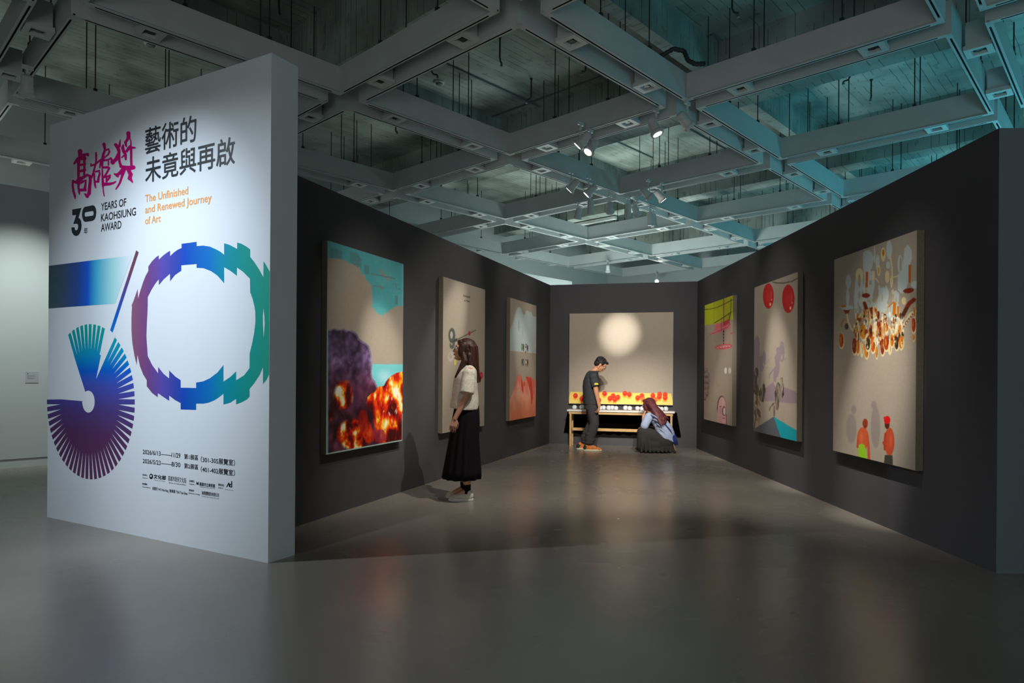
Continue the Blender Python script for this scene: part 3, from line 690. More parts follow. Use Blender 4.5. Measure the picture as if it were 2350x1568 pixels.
# ---- canvas with the explosion
xa, xb = span(PL, 749.5, 925, OFF); c = Pic(PL, xa, xb, Z0, Z1, OFF, 230, 400); c.crop = (720, 520, 2.903)
n1 = fbm(c.X * 6, c.Z * 6); n2 = fbm(c.X * 14 + 9, c.Z * 14); n3 = fbm(c.X * 3 + 3, c.Z * 3 + 5)
sky = [(80, 60), (610, 240), (610, 525), (570, 527), (545, 532), (520, 548), (500, 560), (488, 578), (475, 570), (468, 590), (440, 588), (425, 575), (410, 568), (408, 545), (395, 545), (388, 530), (392, 480), (388, 400), (378, 380), (350, 355), (340, 320), (318, 318), (310, 280), (280, 255), (250, 245), (236, 252), (228, 235), (190, 218), (160, 210), (120, 212), (80, 200)]
m = c.mask(sky); c.put(m, (88, 176, 180)); c.put(m & (n1 > .58), (104, 186, 186), .5)
for p in ([(108, 140), (190, 150), (188, 215), (108, 205)], [(240, 168), (290, 175), (318, 215), (312, 285), (262, 250), (240, 240)], [(335, 250), (370, 262), (368, 318), (335, 312)], [(530, 375), (590, 390), (590, 425), (530, 415)], [(540, 460), (560, 455), (562, 520), (540, 520)]):
    c.put(c.mask(p) & (n2 > .35), (96, 140, 140), .75)
c.line([(445, 290), (470, 330), (500, 355)], 16, (170, 150, 130), .8); c.line([(380, 315), (420, 320), (540, 345)], 9, (120, 130, 125), .7); c.line([(400, 395), (440, 400), (465, 410)], 9, (130, 128, 120), .6); c.line([(440, 385), (455, 420)], 7, (150, 138, 125), .7)
c.poly([(385, 918), (610, 918), (610, 1000), (540, 1010), (500, 1060), (440, 1090), (415, 1075), (385, 1000)], (120, 205, 208))
c.ell(470, 1000, 60, 60, (190, 228, 240), .7, soft=.8)
sm = [(80, 690), (110, 688), (135, 680), (160, 688), (200, 683), (225, 693), (255, 692), (275, 705), (292, 722), (300, 745), (325, 765), (345, 775), (368, 795), (380, 830), (385, 870), (390, 930), (385, 975), (392, 1010), (410, 1035), (425, 1070), (470, 1100), (560, 1200), (610, 1250), (610, 1540), (80, 1540)]
m = c.mask(sm); sh = np.clip(.5 + 1.6 * (n1 - .5) + 1.0 * (n2 - .5), 0, 1); x, y = c.q()
c.ramp(m, sh, [(0, (44, 30, 44)), (.4, (84, 58, 92)), (.7, (128, 100, 146)), (1, (176, 150, 190))])
c.ramp(m * np.clip((y - 880) / 260, 0, .75), sh, [(0, (44, 18, 24)), (1, (120, 46, 70))])
for e in ((150, 760, 60, 80), (240, 770, 60, 70), (330, 850, 50, 80), (200, 850, 70, 70), (110, 840, 40, 80)): c.ell(*e, (150, 124, 170), .35, soft=.7)
rg = np.random.RandomState(3)
for _ in range(46):
    ex, ey = rg.uniform(95, 385), rg.uniform(700, 1060); rr_ = rg.uniform(18, 44)
    c.put(c.emask(ex, ey, rr_, rr_ * 1.25, soft=.8) * m, (60, 40, 70), .35); c.put(c.emask(ex - rr_ * .3, ey - rr_ * .45, rr_ * .62, rr_ * .7, soft=.8) * m, (156, 128, 172), .38)
for e in ((300, 800, 12, 70), (205, 790, 10, 60), (360, 920, 10, 60)): c.ell(*e, (60, 40, 66), .5, soft=.8)
edge = m & ~c.mask([(x_ - (8 if i > 2 else 0), y_ + 9) for i, (x_, y_) in enumerate(sm)]); c.put(edge & (y < 1110), (168, 170, 190), .5)
c.crop = (730, 840, 7.467); x, y = c.q()
c.ell(480, 520, 215, 330, (120, 62, 96), .7, soft=.25); c.ell(640, 560, 60, 240, (70, 40, 72), .6, soft=.6)
def fire(mask, bias, sc=16, seed=0, gain=2.8, a=1.0):
    t = np.clip(bias + gain * (fbm(c.X * sc * .55 + seed, c.Z * sc * .40 + seed, 5) - .5), 0, 1); c.ramp(mask, t, FIRE, a)
fire(c.emask(430, 510, 185, 285, soft=.3), .45 - .25 * np.clip((y - 600) / 200, 0, 1) + .35 * c.emask(410, 530, 130, 110, soft=.9), 22, 3)
fire(c.emask(215, 850, 55, 110, soft=.5), .35, 20, 7); c.ell(500, 270, 60, 50, (250, 120, 30), .4, soft=.9)
fire(c.emask(620, 1180, 330, 300, soft=.2), .36 + .45 * c.emask(455, 1080, 60, 110, rot=-.4, soft=.8) + .45 * c.emask(640, 950, 130, 70, rot=-.4, soft=.8) + .3 * c.emask(600, 1150, 110, 70, soft=.9), 20, 11)
fire(c.mask([(700, 800), (760, 750), (830, 780), (850, 900), (960, 1150), (985, 1290), (820, 1320), (720, 1100), (680, 900)]), .36, 9, 5, 1.0, .85)
rf = [(1000, 390), (1060, 350), (1130, 345), (1160, 280), (1200, 225), (1260, 170), (1330, 130), (1400, 105), (1480, 100), (1480, 1300), (1000, 1330), (975, 1100), (935, 950), (925, 820), (850, 740), (825, 640), (845, 540), (900, 480), (970, 450)]
fire(c.mask(rf), .40 + .5 * c.emask(1290, 400, 110, 230, soft=.9) + .6 * c.emask(1160, 580, 60, 260, soft=.8) + .6 * c.emask(1240, 960, 120, 190, soft=.8) + .6 * c.emask(1395, 660, 60, 230, soft=.8) - .3 * c.emask(1250, 740, 60, 100, soft=.9) - .4 * np.clip((y - 1060) / 180, 0, 1), 15, 21, 2.0)
for _ in range(60):
    ex, ey = rg.uniform(860, 1430), rg.uniform(200, 1280); a_ = rg.uniform(-.5, .5)
    c.put(c.emask(ex, ey, rg.uniform(8, 20), rg.uniform(25, 80), rot=a_, soft=.7) * c.mask(rf), FIRE[rg.choice([1, 1, 2, 3])][1], .55)
for _ in range(16):
    ex, ey = rg.uniform(1120, 1420), rg.uniform(200, 1060); c.put(c.emask(ex, ey, rg.uniform(6, 18), rg.uniform(20, 70), rot=rg.uniform(-.4, .4), soft=.6) * c.mask(rf), rg.choice([0, 1]) * np.array([0, 0, 0.]) + np.array([(255, 226, 130), (255, 250, 220)][rg.randint(2)]), .7)
for _ in range(40):
    ex, ey = rg.uniform(330, 940), rg.uniform(960, 1340); c.put(c.emask(ex, ey, rg.uniform(10, 30), rg.uniform(18, 50), rot=rg.uniform(-1, 1), soft=.7) * c.emask(620, 1180, 330, 300, soft=.2), FIRE[rg.choice([1, 2, 2, 3])][1], .5)
c.put(c.mask([(940, 900), (985, 1300), (1060, 1320), (1180, 1270), (1130, 1100), (990, 1100)]), (150, 50, 80), .7)
c.crop = (720, 520, 2.903)
for pts in ([(86, 690), (86, 1530)],): c.line(pts, 16, (150, 196, 192))
c.line([(88, 1520), (595, 1428)], 13, (176, 210, 200)); c.line([(592, 1250), (592, 1430)], 9, (196, 190, 170)); c.line([(592, 240), (592, 530)], 5, (120, 200, 205))
c.build('painted_canvas', 'canvas of purple smoke and orange fireballs under a turquoise sky', 'linen canvases in the dark gallery', OFF - .004)
# ---- canvas with the number nine
xa, xb = span(PL, 1016, 1112.5, OFF); c = Pic(PL, xa, xb, Z0, Z1, OFF, 190, 280); c.crop = (980, 600, 3.825)
for k, s_ in enumerate((-6, 0)): pass
c.ell(207, 840, 30, 50, (200, 190, 176), .8, soft=.3); c.ell(205, 832, 13, 26, LINEN, .9)
c.ell(217, 651, 30, 67, (86, 88, 82)); c.ell(214, 646, 12, 33, (176, 172, 158))
c.put(c.mask([(222, 690), (246, 660), (243, 735), (232, 765), (215, 772), (200, 755), (195, 722), (207, 718), (212, 738), (222, 735)]), (86, 88, 82))
c.line([(427, 604), (245, 696)], 6, (52, 50, 44)); c.poly([(210, 711), (263, 672), (266, 702)], (60, 62, 56))
c.ell(372, 632, 9, 20, (196, 30, 50)); c.ell(247, 888, 10, 25, (226, 206, 80)); c.ell(477, 1003, 13, 31, (214, 20, 50)); c.ell(477, 1003, 4, 14, (236, 110, 120))
root9 = c.build('painted_canvas', 'canvas with a grey number nine, an arrow and a red dot', 'linen canvases in the dark gallery', OFF - .004)
olive = mat('olive_print', (70, 66, 40), .7, .2)
for s_, l_, b_, t_, r_ in (('Antiquité', 1062.5, 680.6, 675.0, 1079), ('au Petit', 1065, 691.2, 686.2, 1077.5)):
    o = letters('canvas_lettering', s_, l_, b_, t_, r_, olive, root9, c.plane, bold=.015, lift=.0012, label='two tiny olive words')
    v = np.empty(len(o.data.vertices) * 3, 'f'); o.data.vertices.foreach_get('co', v); v = v.reshape(-1, 3); v[:, 0] -= c.x0; v[:, 2] -= c.z0; o.data.vertices.foreach_set('co', v.ravel())
# ---- canvas with the mountains
xa, xb = span(PL, 1170, 1230.3, OFF); c = Pic(PL, xa, xb, Z0, Z1, OFF, 150, 300); c.crop = (980, 600, 3.825)
n1 = fbm(c.X * 5, c.Z * 5); x, y = c.q()
c.poly([(725, 600), (745, 560), (765, 500), (780, 440), (792, 412), (802, 401), (815, 401), (825, 410), (838, 455), (848, 472), (858, 468), (866, 438), (876, 428), (890, 434), (900, 452), (908, 441), (916, 445), (925, 472), (940, 484), (965, 487), (965, 806), (725, 780)], (186, 200, 200))
c.ell(805, 560, 6, 60, (130, 150, 150), .6, soft=.5); c.ell(840, 620, 4, 60, (150, 165, 165), .5, soft=.5); c.line([(725, 781), (965, 806)], 5, (214, 214, 206))
for xx, yy, cc in ((834, 750, (110, 160, 60)), (847, 755, (40, 40, 44)), (870, 752, (190, 110, 130)), (883, 762, (36, 34, 34)), (866, 775, (210, 200, 200)), (835, 884, (40, 40, 40)), (847, 886, (60, 150, 150)), (869, 888, (226, 180, 40)), (883, 888, (36, 34, 34))):
    c.ell(xx, yy - 22, 4, 7, (50, 40, 36)); c.poly([(xx - 5, yy - 16), (xx + 5, yy - 16), (xx + 5, yy + 12), (xx - 5, yy + 12)], cc); c.poly([(xx - 4, yy + 12), (xx + 4, yy + 12), (xx + 2, yy + 34), (xx - 2, yy + 34)], (60, 56, 52))
mt = [(725, 1225), (745, 1170), (765, 1110), (785, 1035), (795, 1005), (806, 995), (818, 998), (828, 1020), (838, 1050), (850, 1060), (862, 1042), (868, 1010), (876, 1006), (888, 1018), (897, 1020), (905, 1009), (915, 1014), (925, 1036), (940, 1044), (965, 1044), (965, 1400), (725, 1420)]
c.ramp(c.mask(mt), np.clip((y - 1000) / 380 + .5 * (n1 - .5), 0, 1), [(0, (226, 96, 80)), (.35, (244, 168, 140)), (.7, (236, 148, 112)), (1, (232, 128, 92))])
for p in ([(826, 1022), (838, 1060), (846, 1110), (846, 1165), (834, 1140), (826, 1090)], [(868, 1012), (884, 1060), (905, 1140), (918, 1265), (930, 1200), (925, 1090), (912, 1020), (900, 1030), (885, 1015)]): c.poly(p, (212, 66, 56))
c.ell(852, 1078, 14, 28, (214, 76, 58), .8, soft=.4); c.ell(795, 1130, 26, 120, (250, 196, 170), .6, soft=.8); c.ell(938, 1120, 14, 110, (216, 84, 72), .6, soft=.6)
c.build('painted_canvas', 'canvas of a white mountain mirrored by a coral one, tiny figures between', 'linen canvases in the dark gallery', OFF - .004)
# ---- square canvas with the tomatoes
xa, xb = span(PB, 1306, 1545, OFF, 825); c = Pic(PB, xa, xb, .750, 2.405, OFF, 430, 390); c.crop = (1280, 700, 4.357); x, y = c.q()
n1 = fbm(c.X * 4, c.Z * 8)
c.ramp(c.mask([(125, 870), (400, 874), (700, 880), (1135, 886), (1160, 1003), (100, 986)]), np.clip((y - 870) / 120 + .3 * (n1 - .5), 0, 1), [(0, (240, 208, 96)), (1, (250, 222, 120))])
TOM = [(176, 910), (240, 942), (255, 928), (410, 955), (468, 888), (522, 938), (553, 912), (600, 926), (570, 948), (672, 887), (716, 897), (800, 932), (842, 912), (852, 945), (952, 909), (975, 950), (1020, 896), (1016, 922), (1075, 900), (1076, 930)]
for tx, ty in TOM: c.ell(tx - 3, ty + 30, 30, 17, (244, 150, 40), .75, soft=.6)
for k, (tx, ty) in enumerate(TOM):
    col = (232, 60, 28) if k not in (13, 15) else (242, 120, 40)
    c.ell(tx, ty, 24, 26, col); c.ell(tx - 5, ty - 8, 14, 12, (246, 110, 70), .6, soft=.8); c.ell(tx + 5, ty + 10, 16, 12, (196, 24, 16), .55, soft=.9); c.ell(tx, ty - 20, 5, 4, (150, 60, 30), .8)
c.build('painted_canvas', 'large square canvas with red tomatoes along a yellow strip', 'linen canvases in the dark gallery', OFF - .004)
# ---- canvas with the balcony and the head
xa, xb = span(PR, 1616.5, 1681.5, OFF); c = Pic(PR, xa, xb, Z0 - .01, Z1 - .01, OFF, 170, 330); c.crop = (1600, 660, 4.752); x, y = c.q()
c.poly([(60, 170), (410, 70), (410, 340), (350, 345), (300, 372), (190, 396), (60, 420)], (196, 206, 24))
c.poly([(90, 410), (200, 395), (320, 365), (300, 420), (180, 470), (140, 500), (110, 480)], (176, 160, 148))
c.poly([(200, 398), (290, 380), (357, 335), (357, 440), (280, 470), (190, 510)], (238, 110, 122)); c.poly([(290, 375), (355, 335), (355, 390), (290, 420)], (226, 60, 70))
c.poly([(138, 500), (230, 458), (330, 412), (358, 370), (360, 405), (330, 432), (240, 475), (150, 520)], (240, 136, 146)); c.line([(138, 512), (240, 470), (335, 428), (360, 395)], 5, (170, 40, 60))
c.line([(60, 240), (140, 234), (220, 215), (300, 176), (400, 125)], 6, (34, 34, 26))
c.line([(291, 120), (291, 400)], 8, (150, 44, 30)); c.line([(290, 460), (289, 640)], 8, (196, 50, 60))
for yy in range(478, 620, 34): c.ell(288, yy, 8, 10, (70, 24, 26))
c.line([(182, 150), (184, 570)], 4, (206, 120, 120)); c.line([(370, 120), (365, 300), (350, 350)], 5, (60, 50, 26)); c.line([(265, 330), (264, 470)], 4, (150, 50, 50)); c.line([(190, 385), (280, 330), (375, 265)], 8, (92, 46, 26)); c.line([(352, 280), (352, 400)], 5, (110, 50, 40))
c.line([(358, 400), (358, 640)], 4, (224, 90, 100)); c.ell(374, 500, 10, 9, (210, 60, 76)); c.line([(184, 560), (210, 600)], 4, (190, 110, 110))
m = c.emask(288, 645, 95, 28, rot=-.12) ; c.put(m, (226, 84, 96)); c.put(c.emask(292, 640, 70, 10, rot=-.12), (190, 150, 140)); 
for k in range(5): c.ell(225 + 32 * k, 656 - 4 * k, 9, 8, (246, 170, 176))
c.ell(311, 908, 15, 35, (236, 232, 222)); c.ell(356, 908, 14, 34, (226, 222, 212))
c.ell(110, 835, 14, 22, (214, 150, 110), .6, soft=.8)
for hx, hy, hr, hh in ((92, 905, 26, 32), (105, 955, 34, 36), (106, 1020, 36, 38), (102, 1085, 36, 38), (98, 1150, 32, 50), (86, 1200, 16, 36)):
    c.ell(hx, hy, hr, hh, (148, 132, 124)); c.ell(hx - 4, hy + hh * .62, hr * .9, hh * .32, (84, 72, 68), .8, soft=.5); c.ell(hx, hy - hh * .35, hr * .6, hh * .3, (190, 176, 168), .6, soft=.7)
c.ell(268, 1330, 52, 148, (84, 44, 52)); c.ell(272, 1334, 46, 140, (214, 166, 164)); c.ell(286, 1265, 26, 70, (236, 196, 196), .6, soft=.8)
c.poly([(222, 1330), (318, 1330), (322, 1500), (212, 1500)], (206, 156, 156)); c.ell(293, 1352, 19, 56, (90, 40, 50)); c.ell(296, 1352, 12, 44, (232, 212, 206)); c.ell(252, 1340, 14, 40, (186, 150, 146)); c.ell(254, 1300, 10, 5, (70, 40, 44)); c.ell(290, 1440, 22, 40, (230, 170, 180)); c.ell(290, 1428, 14, 6, (150, 60, 84)); c.line([(318, 1380), (322, 1500)], 5, (80, 40, 48))
c.build('painted_canvas', 'canvas with a yellow-green top, pink balcony and a pink bald head', 'linen canvases in the dark gallery', OFF - .004)
# ---- canvas with two red balloons
xa, xb = span(PR, 1730.5, 1830, OFF); c = Pic(PR, xa, xb, Z0 - .005, Z1 - .01, OFF, 200, 330); c.crop = (1590, 600, 3.646); x, y = c.q()
for bx, by, rx, ry in ((632, 288, 45, 106), (800, 312, 52, 119)):
    c.ell(bx, by, rx, ry, (200, 26, 30)); c.ell(bx, by + 5, rx * .7, ry * .72, (224, 60, 60), .6, soft=.8); c.ell(bx + rx * .55, by - 5, rx * .18, ry * .5, (236, 110, 110), .6, soft=.6); c.ell(bx + rx * .35, by + ry * .66, 8, 15, (250, 190, 130)); c.ell(bx + rx * .62, by + ry * .3, 5, 9, (240, 150, 140))
c.line([(670, 172), (700, 178), (760, 180), (830, 165), (900, 128)], 6, (34, 30, 28))
c.crop = (1720, 720, 5.22); MA = (146, 130, 138)
c.poly([(30, 340), (68, 300), (75, 275), (95, 260), (110, 280), (122, 350), (122, 508), (150, 505), (165, 455), (180, 440), (195, 470), (198, 540), (190, 600), (170, 655), (155, 695), (140, 700), (138, 800), (130, 870), (30, 900)], MA); c.ell(168, 615, 9, 20, LINEN); c.line([(190, 605), (236, 545)], 5, MA)
c.poly([(372, 345), (392, 330), (408, 350), (415, 390), (422, 460), (415, 545), (400, 580), (380, 585), (374, 560), (362, 580), (365, 620), (360, 690), (345, 745), (322, 770), (318, 815), (290, 825), (284, 760), (290, 695), (312, 655), (312, 600), (300, 520), (325, 480), (318, 430), (335, 402), (365, 400)], MA)
c.ell(388, 525, 10, 36, LINEN, rot=.2); c.line([(315, 645), (270, 690), (240, 735)], 20, MA); c.line([(240, 730), (238, 780)], 12, MA); c.line([(400, 570), (438, 530)], 6, MA)
c.poly([(180, 905), (293, 812), (330, 840), (440, 890), (575, 948), (575, 1082), (380, 1062), (180, 1046)], (150, 130, 138)); c.poly([(285, 815), (330, 840), (345, 900), (320, 900)], (206, 190, 176), .6)
SP = (84, 76, 64)
def sepia(pts): 
    mm = c.mask(pts); c.ramp(mm, fbm(c.X * 30, c.Z * 12), [(.25, (46, 40, 34)), (.5, (92, 82, 70)), (.75, (170, 156, 136))])
sepia([(318, 860), (332, 830), (350, 825), (370, 850), (366, 905), (374, 960), (366, 1010), (356, 1060), (352, 1130), (340, 1165), (318, 1150), (312, 1060), (302, 950), (312, 910)])
sepia([(372, 775), (386, 762), (400, 772), (402, 815), (395, 830), (376, 822)]); sepia([(392, 825), (410, 840), (416, 980), (404, 985), (398, 1020), (388, 1000), (386, 930)])
sepia([(306, 1060), (300, 1085), (262, 1120), (240, 1180), (232, 1160), (238, 1125), (285, 1070)]); sepia([(286, 1110), (304, 1100), (306, 1240), (290, 1235), (283, 1170)])
for p in ([(55, 720), (68, 655), (90, 645), (108, 680), (108, 760), (100, 830), (118, 930), (100, 1000), (112, 1100), (98, 1120), (70, 1080), (78, 980), (50, 950), (58, 860)], [(140, 880), (170, 830), (185, 860), (196, 920), (180, 1000), (178, 1060), (150, 1060), (120, 1040), (112, 960), (130, 900)], [(50, 1180), (75, 1120), (100, 1130), (130, 1180), (132, 1230), (112, 1400), (98, 1360), (112, 1240), (90, 1200), (60, 1400), (44, 1400), (70, 1250)]): sepia(p)
for _ in range(26): 
    ax, ay = random.uniform(50, 120), random.uniform(820, 1300); c.line([(ax, ay), (ax + random.uniform(-18, 18), ay + random.uniform(20, 70))], 6, random.choice([(70, 58, 46), (120, 96, 76), (160, 144, 124)]), .8)
c.poly([(45, 1390), (290, 1238), (375, 1485), (375, 1500), (45, 1430)], (92, 96, 104)); c.poly([(290, 1238), (580, 1412), (580, 1540), (380, 1500)], (0, 160, 176))
c.build('painted_canvas', 'canvas with two red balloons above running figures and a teal wedge', 'linen canvases in the dark gallery', OFF - .004)
# ---- canvas with the chandelier
xa, xb = span(PR, 1913, 2103, OFF); c = Pic(PR, xa, xb, Z0 - .008, Z1 - .02, OFF, 260, 430); c.crop = (1900, 560, 5.6); x, y = c.q()
PP, AA, RR, CR, DK = (190, 202, 200), (206, 116, 20), (136, 42, 14), (226, 208, 158), (52, 40, 30)
n2 = fbm(c.X * 22, c.Z * 9); n4 = fbm(c.X * 30 + 5, c.Z * 14 + 3)
c.poly([(455, 100), (520, 70), (560, 100), (592, 180), (570, 290), (548, 345), (570, 350), (602, 355), (602, 540), (582, 640), (562, 720), (598, 760), (640, 700), (658, 640), (645, 545), (660, 520), (676, 560), (715, 555), (735, 560), (750, 522), (782, 600), (780, 700), (758, 760), (800, 810), (828, 760), (838, 640), (850, 600), (880, 592), (922, 640), (912, 760), (930, 880), (900, 960), (830, 1000), (760, 920), (700, 870), (640, 900), (560, 930), (470, 930), (432, 830), (395, 770), (392, 900), (345, 940), (335, 700), (350, 500), (368, 380), (400, 330), (440, 360), (450, 480), (458, 560), (470, 470), (452, 300)], PP)
c.poly([(1030, 0), (1078, 70), (1086, 180), (1062, 262), (1042, 300), (1042, 480), (1010, 560), (985, 630), (940, 632), (902, 590), (895, 480), (903, 385), (942, 350), (972, 200), (985, 60)], PP)
for p in ([(400, 610), (425, 690), (400, 720), (390, 660)], [(535, 470), (560, 460), (560, 520), (535, 525)], [(605, 560), (640, 560), (628, 680), (600, 700)], [(790, 620), (835, 600), (828, 700), (800, 760), (780, 720)], [(470, 780), (500, 800), (490, 900), (440, 860)]): c.poly(p, LINEN)
for e in ((262, 480, 34, 92), (254, 680, 22, 120), (245, 815, 82, 30), (1120, 520, 50, 50), (365, 800, 26, 150), (640, 230, 26, 100), (600, 130, 12, 110), (790, 70, 38, 120), (775, 270, 26, 48)): c.ell(*e, PP)
rc = np.random.RandomState(11)
for _ in range(60):
    ax, ay = rc.uniform(350, 920), rc.uniform(560, 980); c.ell(ax, ay, rc.uniform(6, 14), rc.uniform(20, 60), [CR, (214, 206, 170), (200, 170, 110), PP, LINEN][rc.randint(5)], .75, soft=.3)
c.ell(405, 400, 50, 90, CR); c.ell(404, 470, 18, 90, LINEN); c.ell(930, 260, 34, 120, PP); c.ell(938, 260, 16, 90, LINEN)
for e in ((655, 340, 22, 72), (712, 130, 30, 92), (765, 420, 30, 80), (820, 480, 18, 80), (585, 400, 18, 60)): c.ell(*e, CR)
c.ell(655, 340, 10, 45, (206, 150, 40)); c.ell(714, 110, 14, 45, AA); c.line([(800, 130), (825, 300), (830, 430), (900, 410)], 18, CR); c.line([(560, 460), (620, 445), (650, 490)], 14, CR); c.line([(780, 810), (830, 760), (850, 740)], 14, AA)
for p in ([(487, 355), (520, 355), (512, 555), (482, 555)], [(1042, 265), (1070, 265), (1066, 495), (1040, 495)]): c.poly(p, (196, 96, 14))
c.ell(488, 660, 52, 30, RR); c.ell(1040, 597, 70, 32, RR, rot=-.15); c.poly([(195, 850), (285, 848), (245, 925)], RR); c.ell(200, 800, 36, 16, AA)
c.line([(245, 900), (262, 1000), (295, 1080), (345, 1140)], 22, CR); c.line([(210, 965), (180, 1010), (172, 1060)], 16, AA); c.ell(240, 1060, 24, 40, DK, .8)
c.line([(965, 920), (1010, 830), (1050, 760), (1110, 715)], 52, RR); c.line([(980, 900), (1015, 830)], 40, DK, .7); c.ell(980, 730, 30, 50, CR)
c.line([(700, 950), (730, 1020), (780, 1070), (860, 1100), (940, 1080), (1000, 1010), (1060, 900), (1130, 860)], 30, CR); c.line([(1000, 1010), (1050, 950), (1080, 930)], 16, DK, .6)
c.line([(470, 760), (500, 850), (510, 930)], 44, RR); c.line([(640, 900), (650, 1000), (690, 1150)], 40, RR); c.line([(860, 770), (850, 900)], 40, AA); c.line([(905, 810), (905, 930)], 26, AA); c.line([(740, 930), (760, 1000)], 24, RR)
band = c.mask([(330, 1110), (360, 960), (430, 880), (520, 820), (600, 800), (640, 860), (740, 900), (780, 960), (900, 930), (980, 1040), (980, 1120), (960, 1230), (340, 1240)])
BR_ = [(.3, DK), (.42, RR), (.5, AA), (.6, CR), (.75, (240, 234, 206))]
c.ramp(band & (n4 > .42), n2, BR_); 
drops = [(345, 1320, 34, 118, RR), (388, 1330, 26, 110, AA), (437, 1370, 20, 90, CR), (500, 1390, 28, 100, AA), (518, 1280, 34, 110, DK), (583, 1300, 34, 118, (206, 90, 14)), (630, 1400, 16, 90, AA), (706, 1330, 30, 120, RR), (757, 1280, 40, 110, (170, 66, 16)), (800, 1350, 24, 80, CR), (830, 1250, 26, 90, AA), (888, 1280, 30, 100, DK), (945, 1270, 34, 100, AA), (460, 1140, 44, 110, (214, 140, 40)), (175, 1250, 33, 105, (196, 84, 14)), (1108, 1050, 30, 110, (176, 54, 20)), (1108, 1210, 14, 50, AA), (1115, 880, 14, 80, AA)]
for dx, dy, rx, ry, cc in drops:
    rx *= 1.12; c.ell(dx, dy, rx, ry, CR); c.ell(dx - rx * .1, dy - 12, rx * .78, ry * .86, cc); c.ell(dx + rx * .3, dy, rx * .18, ry * .6, DK, .5, soft=.5); c.ell(dx - rx * .3, dy - ry * .2, rx * .2, ry * .5, (240, 190, 110), .6, soft=.5); c.line([(dx, dy - ry - 25), (dx, dy - ry + 10)], 8, CR)
for _ in range(150):
    ax, ay = random.uniform(340, 980), random.uniform(900, 1330); c.ell(ax, ay, random.uniform(5, 12), random.uniform(12, 46), random.choice([CR, AA, RR, (240, 236, 214), DK, CR]), .9)
for k in range(12): c.ell(980 + k * 11, 1060 - k * 16, 9, 11, CR if k % 2 else RR)
c.crop = (1890, 510, 2.6115); SHD = (146, 134, 128)
c.ell(181, 1125, 17, 30, SHD, .8, soft=.2); c.ell(167, 1240, 33, 95, SHD, .8, soft=.15); c.ell(302, 1098, 19, 28, SHD, .85, soft=.2); c.ell(312, 1230, 30, 135, SHD, .85, soft=.12)
c.ell(250, 1208, 16, 28, (150, 56, 28)); c.line([(250, 1225), (238, 1290)], 12, (112, 40, 22)); c.ell(236, 1300, 36, 68, (206, 90, 52)); c.ell(228, 1295, 16, 45, (226, 120, 74), .6, soft=.7); c.poly([(207, 1338), (228, 1330), (245, 1335), (256, 1375), (262, 1425), (207, 1418)], (150, 200, 40)); c.line([(262, 1280), (270, 1340), (272, 1420)], 15, (200, 84, 50)); c.line([(206, 1310), (204, 1350)], 12, (190, 74, 42))
c.ell(382, 1215, 15, 26, (86, 34, 24)); c.ell(382, 1188, 19, 24, (216, 20, 20)); c.ell(367, 1175, 7, 8, (216, 20, 20)); c.ell(396, 1318, 30, 84, (196, 76, 44)); c.ell(404, 1310, 12, 60, (222, 110, 70), .6, soft=.7); c.line([(372, 1270), (366, 1330), (368, 1365)], 13, (176, 60, 36)); c.ell(366, 1325, 12, 12, (180, 64, 38)); c.poly([(368, 1398), (415, 1400), (415, 1470), (362, 1455)], (62, 62, 50))
c.build('painted_canvas', 'canvas of an amber chandelier above two people seen from behind', 'linen canvases in the dark gallery', OFF - .004)

# ------------------------------------------------------------------ bench table with white apples
TA = on_z(1309.5, 1024.2, 0); dirb = PB.d; nb = Vector((PB.n.x, PB.n.y))
PT = Plane(TA.xy, (TA.xy + dirb))                       # front leg line, parallel to the back wall
xL, _ = PT.xz(1301.5, 942); xRr, _ = PT.xz(1548.5, 947); zt = 0.655; wall_d = (Vector(PB.o) - Vector(PT.o)).dot(-PT.n); dep = min(0.33, wall_d - .085)
wood = mat('blond_wood', (206, 166, 112), 0.5, 0.3, noise=(14, 0.12)); top_m = mat('white_stone', (226, 220, 212), 0.5, 0.4, noise=(4, .04))
table = empty('display_bench', (TA.x, TA.y, 0), PT.ang); tag(table, 'long low wooden bench with a white top under the tomato canvas', 'bench')
bm = bmesh.new(); box(bm, xL, xRr, -.03, dep + .02, zt - .028, zt); bmesh.ops.bevel(bm, geom=bm.edges, offset=.006, segments=2); obj('bench_top', bm, top_m, table)
lw = .034; xl0 = PT.xz(1307, 990)[0]; xr1 = PT.xz(1543, 960)[0]
bm = bmesh.new(); box(bm, xL + .03, xRr - .03, -.012, .01, zt - .075, zt - .034); box(bm, xL + .03, xRr - .03, dep - .01, dep + .012, zt - .075, zt - .034)
box(bm, xL + .03, xL + .052, .01, dep - .01, zt - .075, zt - .034); box(bm, xRr - .052, xRr - .03, .01, dep - .01, zt - .075, zt - .034); obj('apron', bm, wood, table)
bm = bmesh.new(); box(bm, xL + .02, xRr - .02, -.02, dep + .02, zt - .034, zt - .028); obj('shadow_batten', bm, mat('dark_batten', (60, 44, 30), .7), table)
for xx in (xl0, xr1 - lw):
    for yy in (-.012, dep - lw + .012):
        bm = bmesh.new(); box(bm, xx, xx + lw, yy, yy + lw, 0, zt - .076); bmesh.ops.bevel(bm, geom=bm.edges, offset=.003, segments=1); obj('leg', bm, wood, table)
bm = bmesh.new(); box(bm, xl0 + lw, xr1 - lw, dep * .5 - .014, dep * .5 + .014, .275, .325); obj('stretcher', bm, wood, table)
for xx in (xl0 + .004, xr1 - lw + .004):
    bm = bmesh.new(); box(bm, xx, xx + lw - .008, lw - .012, dep - lw + .012, .275, .32); obj('side_rail', bm, wood, table)
